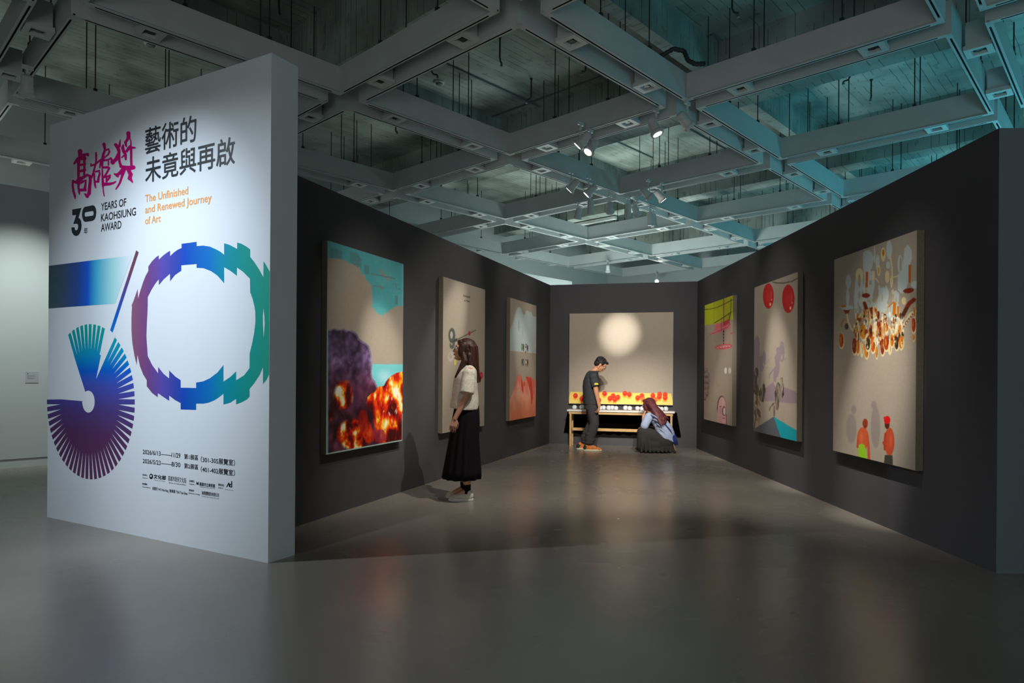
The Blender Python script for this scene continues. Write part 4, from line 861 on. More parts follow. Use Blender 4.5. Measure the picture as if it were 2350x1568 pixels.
# black cloth hanging behind the bench
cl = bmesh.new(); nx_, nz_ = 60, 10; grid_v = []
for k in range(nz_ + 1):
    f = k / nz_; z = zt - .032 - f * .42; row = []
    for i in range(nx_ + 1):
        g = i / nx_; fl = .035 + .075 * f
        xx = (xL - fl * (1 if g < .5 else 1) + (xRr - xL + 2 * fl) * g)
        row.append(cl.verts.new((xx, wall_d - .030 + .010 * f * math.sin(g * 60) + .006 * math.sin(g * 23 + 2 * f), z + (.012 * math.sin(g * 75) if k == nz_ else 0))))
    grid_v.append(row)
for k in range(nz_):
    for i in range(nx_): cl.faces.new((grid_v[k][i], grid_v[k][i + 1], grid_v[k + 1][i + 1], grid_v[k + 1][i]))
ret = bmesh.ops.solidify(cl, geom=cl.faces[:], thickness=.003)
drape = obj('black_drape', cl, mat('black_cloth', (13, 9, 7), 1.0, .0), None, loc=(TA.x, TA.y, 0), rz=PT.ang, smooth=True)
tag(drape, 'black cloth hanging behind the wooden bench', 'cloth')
def apple_mesh():
    bm = bmesh.new(); n = 20; prof = []
    for k in range(1, 16):
        a = math.pi * k / 16; r = math.sin(a) * (1 + .06 * math.cos(a)); z = -math.cos(a) * .88
        if k > 12: z -= .10 * (k - 12) / 3
        if k < 3: z += .05
        prof.append((r * .047, z * .047 + .040))
    lathe(bm, prof, n); pass
    bm2 = bmesh.new()
    zmin = min(v.co.z for v in bm.verts)
    bmesh.ops.translate(bm, vec=(0, 0, -zmin), verts=bm.verts); bm2.free()
    me = bpy.data.meshes.new('white_apple'); bm.normal_update(); bm.to_mesh(me); bm.free(); me.materials.append(mat('white_ceramic', (214, 218, 222), .35, .5)); me.polygons.foreach_set('use_smooth', [True] * len(me.polygons)); return me
AM = apple_mesh()
AP = [(168, 'at the far end of the bench before the standing man'), (242, 'half behind the back of the standing man'), (425, 'nearest the arm of the standing man'), (459, 'second past the arm of the standing man'), (510, 'first of the close trio in mid bench'), (546, 'middle of the close trio in mid bench'), (582, 'last of the close trio in mid bench'),
      (678, 'first of the pair past the middle of the bench'), (719, 'second of the pair past the middle of the bench'), (797, 'first of the pair beside the crouching woman'), (843, 'second of the pair beside the crouching woman'), (1000, 'partly behind the hair of the crouching woman'), (1036, 'last but one beyond the crouching woman'), (1081, 'last one beyond the crouching woman')]
for k, (ax, lab) in enumerate(AP):
    x_ = PT.xz(1280 + ax / 4.357, 937)[0]; y_ = dep * (.3 + .4 * (k % 2))
    x_ *= (1.0)
    p = PT.world(x_, zt); p = p + Vector((-PT.n.x, -PT.n.y, 0)) * y_
    # keep the same sight line when the apple stands further back
    q = at_y(1280 + ax / 4.357, 937, p.y); d_ = q.x - p.x; p.x += d_; p.y += d_ * PT.d.y / PT.d.x
    o = link('white_apple', AM, None, None, loc=(p.x, p.y, zt + .0005), rz=k * 1.7)
    s_ = .92 + .04 * math.sin(k * 1.9); o.scale = (s_, s_, s_ * 1.16); tag(o, 'white ceramic apple, ' + lab, 'ornament', 'white apples on the bench')

# ------------------------------------------------------------------ track spotlights
def spotlight(px, py, aim, label, lit=True, kind='bell', energy=0, angle=26, color=NEUT, drop=0.30, world=None, blend=1.0, spill=0, spill_angle=50, beam=None, mat_head='white_metal'):
    """adapter and arm hang from the track; the head tilts towards aim; beam, where given, sends the light elsewhere; px,py = head in the photograph"""
    if world is None:
        z = ZB - drop; r = ray(px, py); t = (z - H) / r.z; hp = Vector((r.x * t, r.y * t, z))
    else: hp = Vector(world)
    root = empty('track_spotlight', (hp.x, hp.y, ZB)); tag(root, label, 'spotlight', 'track spotlights under the ceiling grid')
    mm = M[mat_head]; up = drop
    bm = bmesh.new(); box(bm, -.055, .055, -.015, .015, -.035, .006); lathe(bm, [(.016, -.09), (.016, -.035)], 12); bmesh.ops.rotate(bm, cent=(0, 0, 0), matrix=Matrix.Rotation(UA, 3, 'Z'), verts=bm.verts); obj('track_adapter', bm, mm, root)
    d = (Vector(aim) - hp).normalized(); hor = Vector((d.x, d.y, 0)).normalized()
    piv = Vector((0, 0, -up * .52))
    bm = bmesh.new(); tube(bm, [(0, 0, -.08), piv - hor * .0], .011, 8); side = Vector((-hor.y, hor.x, 0))
    tube(bm, [piv, piv - side * .05, piv - side * .05 + Vector((0, 0, -.07))], .007, 6); tube(bm, [piv, piv + side * .05, piv + side * .05 + Vector((0, 0, -.07))], .007, 6); obj('yoke', bm, mm, root)
    rot = d.to_track_quat('Z', 'Y').to_matrix().to_4x4(); cen = Vector((0, 0, -up + .03))
    Mx = Matrix.Translation(cen) @ rot @ Matrix.Scale(1.28, 4)
    bm = bmesh.new()
    if kind == 'bell': lathe(bm, [(.028, -.13), (.042, -.12), (.045, -.05), (.052, 0.0), (.066, .02), (.066, .045)], 20, Mx)
    else: lathe(bm, [(.030, -.12), (.046, -.11), (.046, .06), (.050, .06), (.050, .085), (.044, .085)], 20, Mx)
    for k in range(3): lathe(bm, [(.048, -.11 + .02 * k), (.048, -.104 + .02 * k)], 20, Mx)
    obj('lamp_head', bm, mm, root, smooth=False)
    zl = .046 if kind == 'bell' else .086
    bm = bmesh.new(); lathe(bm, [(.047 if kind == 'bell' else .036, zl - .004), (.044 if kind == 'bell' else .034, zl + .001)], 20, Mx); obj('lens', bm, M['lens'] if lit else M['dark_hole'], root)
    if energy:
        q = hp + Vector((0, 0, .03)) + d * (zl * 1.28 + .03)
        for e_, an in ((energy, angle), (spill, spill_angle)):
            if not e_: continue
            l = light('SPOT', q, beam or aim, e_, color, .03, an, blend if an == angle else 1.0, name='spot_beam'); l.parent = root; l.location = q - root.location
    return root
def on_canvas(plane, px, py, off=OFF):
    q = Plane(plane.world(0, 0).xy, plane.world(1, 0).xy, off); x, z = q.xz(px, py); return q.world(x, z)
aim1 = on_canvas(PL, 884, 850); aim2 = on_canvas(PL, 1033, 765); aim3 = on_canvas(PL, 1205, 845); aim4 = on_canvas(PR, 1650, 935); aim5 = on_canvas(PR, 1788, 900); aim6 = on_canvas(PR, 2010, 930)
aimb = on_canvas(PB, 1422, 766)
spotlight(1332, 333, (-3.4, 10.3, 0), beam=aim3, label= 'lit spotlight on its own side of the nearest pair, facing the left', energy=330, angle=17, spill=90)
spotlight(1354, 348, aim2, 'lit spotlight just below the nearest left-facing one, lens visible', energy=480, angle=17, spill=110)
spotlight(1505, 305, aim5, 'lit spotlight of the nearest pair facing the right, round lens visible', energy=620, angle=19, spill=130)
spotlight(1577, 290, (6.6, 9.9, 0), beam=aim4, label= 'lit spotlight nearest the ceiling cross, seen edge-on facing the right', energy=480, angle=18, spill=100)
spotlight(1311, 435, (-3.2, 12.5, 0), beam=on_canvas(PL, 1205, 880), label= 'lit spotlight in the middle row, outer of the two facing the left', energy=90, angle=20, spill=20)
spotlight(1351, 446, (-3.2, 12.3, 0), beam=on_canvas(PL, 1200, 760), label= 'lit spotlight in the middle row, inner of the two facing the left', energy=40, angle=24, spill=20)
spotlight(1487, 452, (7.2, 13.0, 0), beam=on_canvas(PR, 1650, 820), label= 'lit spotlight in the middle row, inner of the two facing the right', energy=40, angle=24, spill=20)
spotlight(1518, 458, (6.4, 12.0, 0), beam=on_canvas(PR, 1655, 940), label= 'lit spotlight in the middle row, outer of the two facing the right', energy=90, angle=22, spill=20)
spotlight(1326, 500, (0.6, 14, 0), 'white unlit spotlight lowest in the back row, turned away', lit=False)
spotlight(1355, 482, (1.35, 13.9, 0), 'white cylinder spotlight with a dark mouth, first in the back row', lit=False, kind='can')
spotlight(1400, 485, (2.6, 17, 1), 'white spotlight turned away, middle of the back row', lit=False)
spotlight(1441, 489, (2.5, 13.9, 0), 'white cylinder spotlight with a dark mouth, beside the row middle', lit=False, kind='can')
spotlight(1461, 493, (4.5, 14.5, 0), 'white spotlight leaning beside the second dark-mouthed cylinder', lit=True)
spotlight(1491, 508, (3.1, 14.5, 0), 'white spotlight at the end of the back row, one lens glinting', lit=True, kind='can')
spotlight(1500, 512, (3.6, 14.6, 0), 'white spotlight close behind the last one of the back row', lit=False, kind='can')
spotlight(1395, 622, (3.3, 22, 0), 'small distant spotlight above the back partition', lit=False)
spotlight(1507, 648, (2.2, 5, 1.0), 'glaring distant spotlight just above the back partition, facing the camera', lit=True, energy=150, angle=60, color=NEUT)
# lamps above and behind the visitor, out of the picture
spotlight(0, 0, aim1, 'spotlight over the visitor aimed at the explosion canvas', world=(.35, 4.9, ZB - .3), energy=620, angle=16, spill=190, spill_angle=40)
spotlight(0, 0, aim6, 'spotlight over the visitor aimed at the chandelier canvas', world=(1.5, 4.6, ZB - .3), energy=900, angle=19, spill=130, spill_angle=40)
spotlight(0, 0, aimb, 'spotlight over the visitor aimed at the square canvas', world=(1.45, 5.0, ZB - .3), energy=3800, angle=7.0, spill=850, spill_angle=36)
spotlight(0, 0, PB.world(1.1, .45), 'second spotlight over the visitor aimed at the bench', world=(.85, 4.9, ZB - .3), energy=1350, angle=20, color=NEUT)
spotlight(0, 0, PB.world(1.9, .35), 'third spotlight over the visitor aimed at the bench end', world=(2.2, 4.95, ZB - .3), energy=1350, angle=20, color=NEUT)
spotlight(0, 0, P5.world(1.4, 1.6), 'spotlight over the visitor aimed at the white entrance panel', world=(-3.3, 1.5, ZB - .3), energy=760, angle=45, color=COOL)
spotlight(0, 0, (-1.0, 4.3, 0), 'spotlight beside the entrance panel, wide cool beam', world=(-5.0, 3.67, ZB - .3), energy=420, angle=62, blend=.8, color=COOL)
spotlight(0, 0, PG.world(6.3, 1.6), 'spotlight over the side gallery aimed at the pale wall', world=(-5.4, 7.3, ZB - .3), energy=420, angle=52, color=(.9, 1, .95))
spotlight(0, 0, (.7, 7.6, 0), 'added unseen spotlight brightening the gallery floor', world=(1.2, 5.2, ZB + .0), energy=600, angle=80, color=NEUT)  # extra lamp out of view, added to lift the floor brightness

# ------------------------------------------------------------------ services under the concrete ceiling
def ceil_at(px, py, z): return on_z(px, py, z)
for px, py, lab in ((346, 99, 'round white detector on the concrete above the entrance panel'), (1008, 188, 'round detector on the concrete in the central bay')):
    p = ceil_at(px, py, ZS); d = empty('smoke_detector', (p.x, p.y, ZS)); tag(d, lab, 'detector', 'detectors on the concrete ceiling')
    bm = bmesh.new(); lathe(bm, [(.085, -.030), (.095, -.012), (.095, 0)], 20); obj('base', bm, M['white_metal'], d)
    bm = bmesh.new(); lathe(bm, [(.035, -.060), (.060, -.045), (.065, -.030)], 20); obj('sensor_cap', bm, M['pipe'], d)
DROPS = [(991, 172, 'in the central bay, beside the round detector'), (1147, 139, 'in the middle of the central bay'), (1219, 228, 'at the far side of the central bay'), (1344, 168, 'near the corner of the central bay'), (908, 305, 'in the bay over the dark wall'), (1680, 29, 'in the dark bay at the top edge'),
         (1820, 194, 'in the cyan bay, nearest the central channel'), (1950, 185, 'in the middle of the cyan bay'), (1999, 230, 'in the far half of the cyan bay'), (1467, 300, 'in the bay behind the nearest spotlights'), (1342, 44, 'in the bay left of the top centre'), (640, 26, 'in the bay over the entrance panel top'), (1930, 385, 'in the cyan bay behind the dark partition'), (1790, 440, 'in the shallow bay before the cyan corner')]
for k, (px, py, where) in enumerate(DROPS):
    p = ceil_at(px, py, ZS - .35); bm = bmesh.new(); a = k * 1.3; e = Vector((math.cos(a), math.sin(a), 0)) * .09
    tube(bm, [(0, 0, 0), (0, 0, -.30), Vector((0, 0, -.34)) + e * .3, Vector((0, 0, -.35)) + e], .013, 8); lathe(bm, [(.024, -.02), (.024, 0)], 12)
    o = obj('pipe_drop', bm, M['rod'], None, (p.x, p.y, ZS), smooth=False); 
    bm = bmesh.new(); lathe(bm, [(.022, -.05), (.018, -.02), (.010, 0)], 12); ch = obj('sprinkler_head', bm, M['pipe'], o, tuple(Vector((0, 0, -.35)) + e)); tag(o, 'bent dark pipe stub ' + where, 'pipe', 'pipe stubs under the concrete ceiling')
# conduits fixed to the concrete
for pts in ([(-.9, .55), (.4, .55), (.4, 1.2)], [(1.5, -.9), (1.5, .9), (2.2, .9)], [(.6, 2.0), (.6, 3.2), (1.8, 3.2)], [(2.4, .2), (4.3, .2)], [(-2.6, -1.2), (-.5, -1.2)], [(.2, .35), (1.4, .35)], [(.25, -.3), (2.9, -.3)]):
    bm = bmesh.new(); tube(bm, [Vector((a * CELL, -b * CELL, ZS - .02)) for a, b in pts], .014, 6); obj('conduit', bm, M['pipe'], slab)
# corrugated cable hose looping over the channel cross
h0 = on_z(1562, 140, ZT + .05); bm = bmesh.new()
pts = [h0 + Vector((-.22, .1, .10)), h0 + Vector((-.08, .03, .16)), h0 + Vector((.04, 0, .12)), h0 + Vector((.08, -.02, .0)), h0 + Vector((.16, -.05, -.06)), h0 + Vector((.30, -.02, -.04))]
q = []
for a, b in zip(pts, pts[1:]):
    for k in range(6): q.append(a.lerp(b, k / 6))
tube(bm, q, [.030 if k % 2 else .024 for k in range(len(q))], 10)
tag(obj('flexible_hose', bm, M['rod'], None, smooth=True), 'short corrugated hose curling over the ceiling frame corner', 'hose')
# slim white batten lamp in the back bay
b0_ = on_z(1342, 516, ZT + .30); root = empty('batten_lamp', b0_, UA + R(90)); tag(root, 'slim white batten hanging in the bay behind the unlit spotlights', 'batten')
bm = bmesh.new(); box(bm, -1.0, .8, -.06, .06, 0, .07); bmesh.ops.bevel(bm, geom=bm.edges, offset=.01, segments=2); obj('batten_body', bm, M['white_metal'], root)
for xx in (-.8, .6): bm = bmesh.new(); tube(bm, [(xx, 0, .07), (xx, 0, ZS - b0_.z)], .006, 6); obj('hanger_rod', bm, M['rod'], root)
# ------------------------------------------------------------------ people
skin = mat('skin', (196, 142, 112), .5, .35); skin2 = mat('tan_skin', (206, 146, 110), .5, .35)
eye_w = mat('eye_white', (220, 216, 210), .3, .5); eye_d = mat('eye_dark', (24, 16, 12), .3, .5); lip = mat('lip_tone', (164, 84, 76), .5, .3)
def hair_mat(name, c1, c2):
    m = mat(name, c1, .5, .3); nt = m.node_tree; b = nt.nodes['Principled BSDF']
    tc = nt.nodes.new('ShaderNodeTexCoord'); mp = nt.nodes.new('ShaderNodeMapping'); mp.inputs['Scale'].default_value = (90, 90, 7); n = nt.nodes.new('ShaderNodeTexNoise'); n.inputs['Scale'].default_value = 1; n.inputs['Detail'].default_value = 3
    nt.links.new(tc.outputs['Object'], mp.inputs[0]); nt.links.new(mp.outputs[0], n.inputs['Vector'])
    r = nt.nodes.new('ShaderNodeValToRGB'); r.color_ramp.elements[0].position = .35; r.color_ramp.elements[0].color = lin(c1) + (1,); r.color_ramp.elements[1].position = .68; r.color_ramp.elements[1].color = lin(c2) + (1,)
    nt.links.new(n.outputs['Fac'], r.inputs['Fac']); nt.links.new(r.outputs['Color'], b.inputs['Base Color'])
    bp = nt.nodes.new('ShaderNodeBump'); bp.inputs['Strength'].default_value = .6; bp.inputs['Distance'].default_value = .006; nt.links.new(n.outputs['Fac'], bp.inputs['Height']); nt.links.new(bp.outputs['Normal'], b.inputs['Normal'])
    return m
def place(bm_fn, T):
    """build volumes in a local frame and move them with matrix T"""
    def run(bm):
        t = bmesh.new(); bm_fn(t); bmesh.ops.transform(t, matrix=T, verts=t.verts)
        me = bpy.data.meshes.new('tmp'); t.to_mesh(me); t.free(); bm.from_mesh(me); bpy.data.meshes.remove(me)
    return run
def head_volumes(bm):
    """head with the chin down -Z, face +X; origin at the middle of the skull"""
    ball(bm, (-.012, 0, .022), (.096, .076, .092), seg=24)                   # skull
    ball(bm, (.018, 0, -.035), (.070, .062, .072), seg=20)                   # face
    ball(bm, (.040, 0, -.088), (.036, .036, .026), seg=16)                   # jaw and chin
    cap_(bm, (-.01, .045, -.06), .026, (.045, .022, -.09), .018); cap_(bm, (-.01, -.045, -.06), .026, (.045, -.022, -.09), .018)
    ball(bm, (.058, 0, .022), (.030, .055, .035), seg=16)                    # brow
    cap_(bm, (.082, 0, .008), .010, (.100, 0, -.026), .0125)                 # nose
    ball(bm, (.090, .011, -.030), .009, seg=10); ball(bm, (.090, -.011, -.030), .009, seg=10)
    ball(bm, (.082, 0, -.053), (.012, .022, .0075), seg=12); ball(bm, (.079, 0, -.064), (.012, .019, .0075), seg=12)
    ball(bm, (.070, 0, -.094), (.015, .018, .014), seg=12)
    for s in (-1, 1):
        ball(bm, (.060, s * .034, -.022), (.022, .022, .022), seg=12)        # cheeks
        ball(bm, (-.010, s * .078, -.008), (.020, .008, .030), seg=12); ball(bm, (-.004, s * .078, -.030), (.010, .008, .012), seg=10)   # ears
def face_parts(T, root, lipm=lip, glasses=False, brow=(40, 26, 20)):
    for s in (-1, 1):
        bm = bmesh.new(); ball(bm, T @ Vector((.0790, s * .032, .004)), .0115, seg=12); obj('eye', bm, eye_w, root, smooth=True)
        bm = bmesh.new(); ball(bm, T @ Vector((.0882, s * .032, .004)), .0052, seg=8); obj('pupil', bm, eye_d, root, smooth=True)
        bm = bmesh.new(); tube(bm, [T @ Vector(p) for p in ((.088, s * .018, .024), (.087, s * .034, .029), (.077, s * .050, .025))], [.003, .0035, .002], 6); obj('eyebrow', bm, mat('brow', brow, .8), root)
    bm = bmesh.new(); tube(bm, [T @ Vector(p) for p in ((.086, -.020, -.058), (.0935, -.007, -.0555), (.0935, .007, -.0555), (.086, .020, -.058))], [.002, .0042, .0042, .002], 8)
    tube(bm, [T @ Vector(p) for p in ((.086, -.017, -.061), (.0915, 0, -.064), (.086, .017, -.061))], [.002, .0048, .002], 8); obj('mouth', bm, lipm, root)
    if glasses:
        bm = bmesh.new()
        for s in (-1, 1):
            c = Vector((.098, s * .034, .002)); pts = [T @ (c + Vector((-.004 * abs(math.cos(a)), .024 * math.cos(a), .019 * math.sin(a)))) for a in [k * math.pi / 8 for k in range(17)]]
            tube(bm, pts, .0016, 6, caps=False); tube(bm, [T @ Vector((.092, s * .058, .006)), T @ Vector((.03, s * .078, .006)), T @ Vector((-.012, s * .080, .0))], .0016, 6)
        tube(bm, [T @ Vector((.099, -.011, .004)), T @ Vector((.101, 0, .007)), T @ Vector((.099, .011, .004))], .0016, 6)
        obj('glasses', bm, mat('glasses_frame', (40, 34, 32), .3, .5), root)
def hand_volumes(bm, wrist, dirv, palm_n, thumb_side, curl=.5, size=1.0):
    """palm, five unequal bent fingers; dirv = along the hand, palm_n = out of the palm"""
    w_ = Vector(wrist); d = Vector(dirv).normalized(); n = Vector(palm_n); n = (n - d * n.dot(d)).normalized(); s = d.cross(n).normalized() * thumb_side
    L = .082 * size
    ctr = w_ + d * L * .5
    # palm as fused capsules
    for k in range(4): cap_(bm, w_ + s * (.012 - .008 * k) * size, .0145 * size, w_ + d * L + s * (.030 - .020 * k) * size, .0105 * size, 10)
    lens = (.072, .080, .074, .058)
    for k in range(4):
        b = w_ + d * L + s * (.033 - .0222 * k) * size; r = (.0082, .0084, .0081, .0072)[k] * size; ln = lens[k] * size; a = 0
        for j, fr in enumerate((.45, .30, .25)):
            a += curl * (.55 if j == 0 else .75); v = d * math.cos(a) + n * math.sin(a); e = b + v * ln * fr
            cap_(bm, b, r * (1 - .08 * j), e, r * (.92 - .08 * j), 8); b = e
    t0 = w_ + d * L * .22 + s * .020 * size; v1 = (d * .75 + s * .55 + n * .35).normalized(); t1 = t0 + v1 * .040 * size; v2 = (d * .9 + s * .15 + n * .5).normalized(); t2 = t1 + v2 * .030 * size; t3 = t2 + v2 * .022 * size
    cap_(bm, t0, .013 * size, t1, .0105 * size, 8); cap_(bm, t1, .0105 * size, t2, .0092 * size, 8); cap_(bm, t2, .0092 * size, t3, .0080 * size, 8)
def shoe(name, parent, heel, toe, mat_u, mat_s, mat_a=None, h=.085):
    """low trainer: sole and upper; heel/toe are ground points"""
    heel, toe = Vector(heel), Vector(toe); d = (toe - heel); ln = d.length; ang = math.atan2(d.y, d.x)
    T = Matrix.Translation((heel.x, heel.y, heel.z)) @ Matrix.Rotation(ang, 4, 'Z')
    def prof(t): # half width along the length
        return .030 + .014 * math.sin(min(1, t * 1.15) * math.pi * .9) + .006 * (t > .45) * math.sin((t - .45) / .55 * math.pi)
    bm = bmesh.new(); rings = []
    for z, g in ((0, .97), (.006, 1.03), (.022, 1.03), (.030, .98)):
        rg = []
        for k in range(28):
            a = 2 * math.pi * k / 28; t = .5 - .5 * math.cos(a); x = ln * (.5 + .5 * g * (-math.cos(a))); y = math.copysign(1, math.sin(a)) * prof(t) * g * (abs(math.sin(a)) ** .55)
            rg.append(bm.verts.new((x, y, z + .012 * max(0, t - .8) * (z < .02))))
        rings.append(rg)
    for a, b in zip(rings, rings[1:]):
        for k in range(28): bm.faces.new((a[k], a[(k + 1) % 28], b[(k + 1) % 28], b[k]))
    bm.faces.new(rings[0][::-1]); bm.faces.new(rings[-1]); bmesh.ops.transform(bm, matrix=T, verts=bm.verts); sole = obj('sole', bm, mat_s, parent)
    bm = bmesh.new()
    cap_(bm, (ln * .14, 0, .052), .036, (ln * .20, 0, h), .038); cap_(bm, (ln * .15, 0, .045), .036, (ln * .5, 0, .046), .040); cap_(bm, (ln * .45, 0, .046), .038, (ln * .86, 0, .034), .030)
    cap_(bm, (ln * .22, 0, h - .01), .034, (ln * .55, 0, .055), .026); ball(bm, (ln * .84, 0, .034), (ln * .15, .040, .026)); ball(bm, (ln * .12, 0, .05), (.034, .034, .04))
    bmesh.ops.transform(bm, matrix=T, verts=bm.verts); zc = heel.z + .018
    up = fused('shoe', bm, mat_u, .006, parent, 3)
    me = up.data; b2 = bmesh.new(); b2.from_mesh(me); bmesh.ops.bisect_plane(b2, geom=b2.verts[:] + b2.edges[:] + b2.faces[:], plane_co=(0, 0, zc), plane_no=(0, 0, -1), clear_outer=True)
    b2.to_mesh(me); b2.free()
    sole.parent = up
    bm = bmesh.new()
    for k in range(4):
        x = ln * (.36 + .085 * k); zz = .083 - .009 * k
        tube(bm, [T @ Vector((x, -.022, zz - .012)), T @ Vector((x + .006, 0, zz + .004)), T @ Vector((x + .012, .022, zz - .012))], .003, 6)
    obj('laces', bm, mat_a or mat_s, up)
    return up
def strands(bm, fn, n, r=.006, seg=7, seed=1):
    rnd = random.Random(seed)
    for i in range(n):
        pts = fn(i, rnd); m = len(pts); tube(bm, pts, [r * (1 - .75 * (k / (m - 1)) ** 2) for k in range(m)], 6)

# ---- woman looking at the canvas with the nine (faces the left-hand wall)
def build_woman():
    g = on_z(1067, 1146.5, 0); root = empty('person', (g.x, g.y, 0), math.pi + R(4))
    tag(root, 'woman in a cream knit top and long black skirt gazing at a canvas', 'person')
    TH = Matrix.Translation((.022, 0, 1.535)) @ Matrix.Rotation(R(-9), 4, 'Y')
    bm = bmesh.new(); place(head_volumes, TH)(bm)
    cap_(bm, (-.035, 0, 1.33), .058, (.000, 0, 1.455), .050)
    loft(bm, [(-.02, 0, .80, .10, .155), (-.02, 0, .90, .11, .165), (-.01, 0, 1.0, .095, .135), (0, 0, 1.12, .10, .14), (-.005, 0, 1.22, .105, .155), (-.02, 0, 1.30, .09, .16), (-.03, 0, 1.36, .06, .10)], 24)
    for s in (-1, 1):
        sh = Vector((-.04, s * .165, 1.315)); el = Vector((-.010 + .02 * (s < 0), s * .205, 1.065)); wr = Vector((.105, s * .195, .842))
        cap_(bm, sh, .045, el, .036); cap_(bm, el, .036, wr, .024)
        hand_volumes(bm, wr, (.22, .02 * s, -1), (0, -s, 0), 1 if s > 0 else -1, .38, .93)
        hp = Vector((-.01, s * .085, .86)); kn = Vector((.02, s * .075, .48)); an = Vector((-.02 + (.03 if s < 0 else 0), s * .075, .10))
        cap_(bm, hp, .082, kn, .054); cap_(bm, kn, .050, Vector((-.015, s * .075, .32)), .050); cap_(bm, Vector((-.015, s * .075, .32)), .048, an, .034)
        cap_(bm, an, .035, an + Vector((.10, 0, -.045)), .028)
    body = fused('body', bm, skin, .0044, root, 3, .4)
    face_parts(TH, root, glasses=True)
    # knitted top: boxy, wide short sleeves
    bm = bmesh.new()
    loft(bm, [(.008, 0, .925, .145, .205), (.012, 0, .96, .150, .208), (.008, 0, 1.05, .138, .198), (.006, 0, 1.15, .130, .192), (0, 0, 1.25, .122, .19), (-.015, 0, 1.32, .105, .18), (-.028, 0, 1.365, .082, .13), (-.03, 0, 1.392, .062, .075)], 32)
    for s in (-1, 1): cap_(bm, (-.038, s * .12, 1.320), .062, (-.034, s * .165, 1.285), .068); tube(bm, [(-.034, s * .15, 1.31), (-.026, s * .185, 1.22), (-.008, s * .215, 1.095)], [.064, .070, .076], 20)
    top = fused('knit_top', bm, mat('cream_knit', (206, 198, 182), .95, .1, noise=(55, .18), bump=(110, .4)), .007, root, 2)
    me = top.data; b2 = bmesh.new(); b2.from_mesh(me)
    bmesh.ops.bisect_plane(b2, geom=b2.verts[:] + b2.edges[:] + b2.faces[:], plane_co=(0, 0, .93), plane_no=(.10, 0, -1), clear_outer=True)
    for v in b2.verts:
        v.co += Vector((.0015 * math.sin(v.co.z * 40 + v.co.y * 14), 0, 0)) if v.co.z < 1.2 else Vector((0, 0, 0))
    # cut the sleeve ends flat
    b2.to_mesh(me); b2.free()
    bm = bmesh.new()
    loft(bm, [(.033, 0, .225, .198, .25, 1), (.028, 0, .30, .190, .24, 1), (.02, 0, .45, .172, .222, .9), (.012, 0, .62, .152, .20, .7), (-.002, 0, .78, .146, .190, .4), (-.010, 0, .90, .134, .182, .15), (-.012, 0, .99, .122, .160, 0)], 96, fold=.055, nf=13, ph=.8)
    sk = obj('long_skirt', bm, mat('black_skirt', (17, 14, 16), .85, .15, bump=(40, .2)), root, smooth=True)
    # hair: cap and long strands
    bm = bmesh.new(); place(lambda b: (ball(b, (-.026, 0, .034), (.104, .090, .096), seg=24), ball(b, (-.060, 0, -.03), (.070, .088, .10), seg=20), ball(b, (.010, .068, .0), (.050, .030, .085)), ball(b, (.010, -.068, .0), (.050, .030, .085)), ball(b, (.040, 0, .078), (.040, .062, .026))), TH)(bm)
    loft(bm, [(-.095, 0, 1.235, .020, .07), (-.085, 0, 1.30, .038, .09), (-.070, 0, 1.38, .058, .105), (-.055, 0, 1.46, .075, .10), (-.045, 0, 1.54, .08, .095)], 24)
    for s in (-1, 1):
        cap_(bm, (.030, s * .072, 1.50), .030, (.012, s * .092, 1.42), .034); cap_(bm, (.012, s * .092, 1.42), .034, (.055, s * .105, 1.325), .030); cap_(bm, (.055, s * .105, 1.325), .030, (.095, s * .10, 1.262), .018)
        cap_(bm, (-.03, s * .085, 1.48), .03, (-.05, s * .10, 1.36), .03)
    def st(i, rnd):
        a = rnd.uniform(.55, 1.45) * math.pi if i < 70 else rnd.choice([-1, 1]) * rnd.uniform(.35, .5) * math.pi
        x0, y0 = -.03 + .088 * math.cos(a), .090 * math.sin(a)
        if i < 70: return [Vector((x0 * .6, y0 * .6, 1.625)), Vector((x0, y0, 1.57)), Vector((x0 - .008, y0 * 1.06, 1.48)), Vector((x0 - .012, y0 * 1.1, 1.38)), Vector((x0 - .022, y0 * 1.0, 1.29)), Vector((x0 - .032 + rnd.uniform(-.01, .01), y0 * .9, rnd.uniform(1.19, 1.25)))]
        sg = 1 if y0 > 0 else -1
        return [Vector((.02, y0 * .5, 1.622)), Vector((.035, sg * .072, 1.58)), Vector((.032 + rnd.uniform(-.01, .01), sg * .090, 1.50)), Vector((.02, sg * .108, 1.42)), Vector((.06, sg * .118, 1.33)), Vector((.098 + rnd.uniform(-.02, .02), sg * .11, rnd.uniform(1.24, 1.27)))]
    strands(bm, st, 110, .0085, seed=4)
    fused('hair', bm, hair_mat('brown_hair', (24, 14, 10), (78, 40, 26)), .0048, root, 2)
    cream = mat('cream_shoe', (206, 198, 184), .6, .3); solem = mat('off_white_sole', (216, 210, 200), .6, .3)
    shoe('shoe', root, (-.085, .075, 0), (.165, .085, 0), cream, solem); shoe('shoe', root, (-.05, -.075, 0), (.20, -.085, 0), cream, solem)
    for s, dx in ((1, 0), (-1, .03)):
        bm = bmesh.new(); loft(bm, [(-.018 + dx, s * .075, .075, .042, .038), (-.02 + dx, s * .075, .12, .038, .036), (-.02 + dx, s * .075, .168, .040, .038)], 20); obj('sock', bm, mat('black_sock', (20, 16, 16), .9, .1), root, smooth=True)
build_woman()
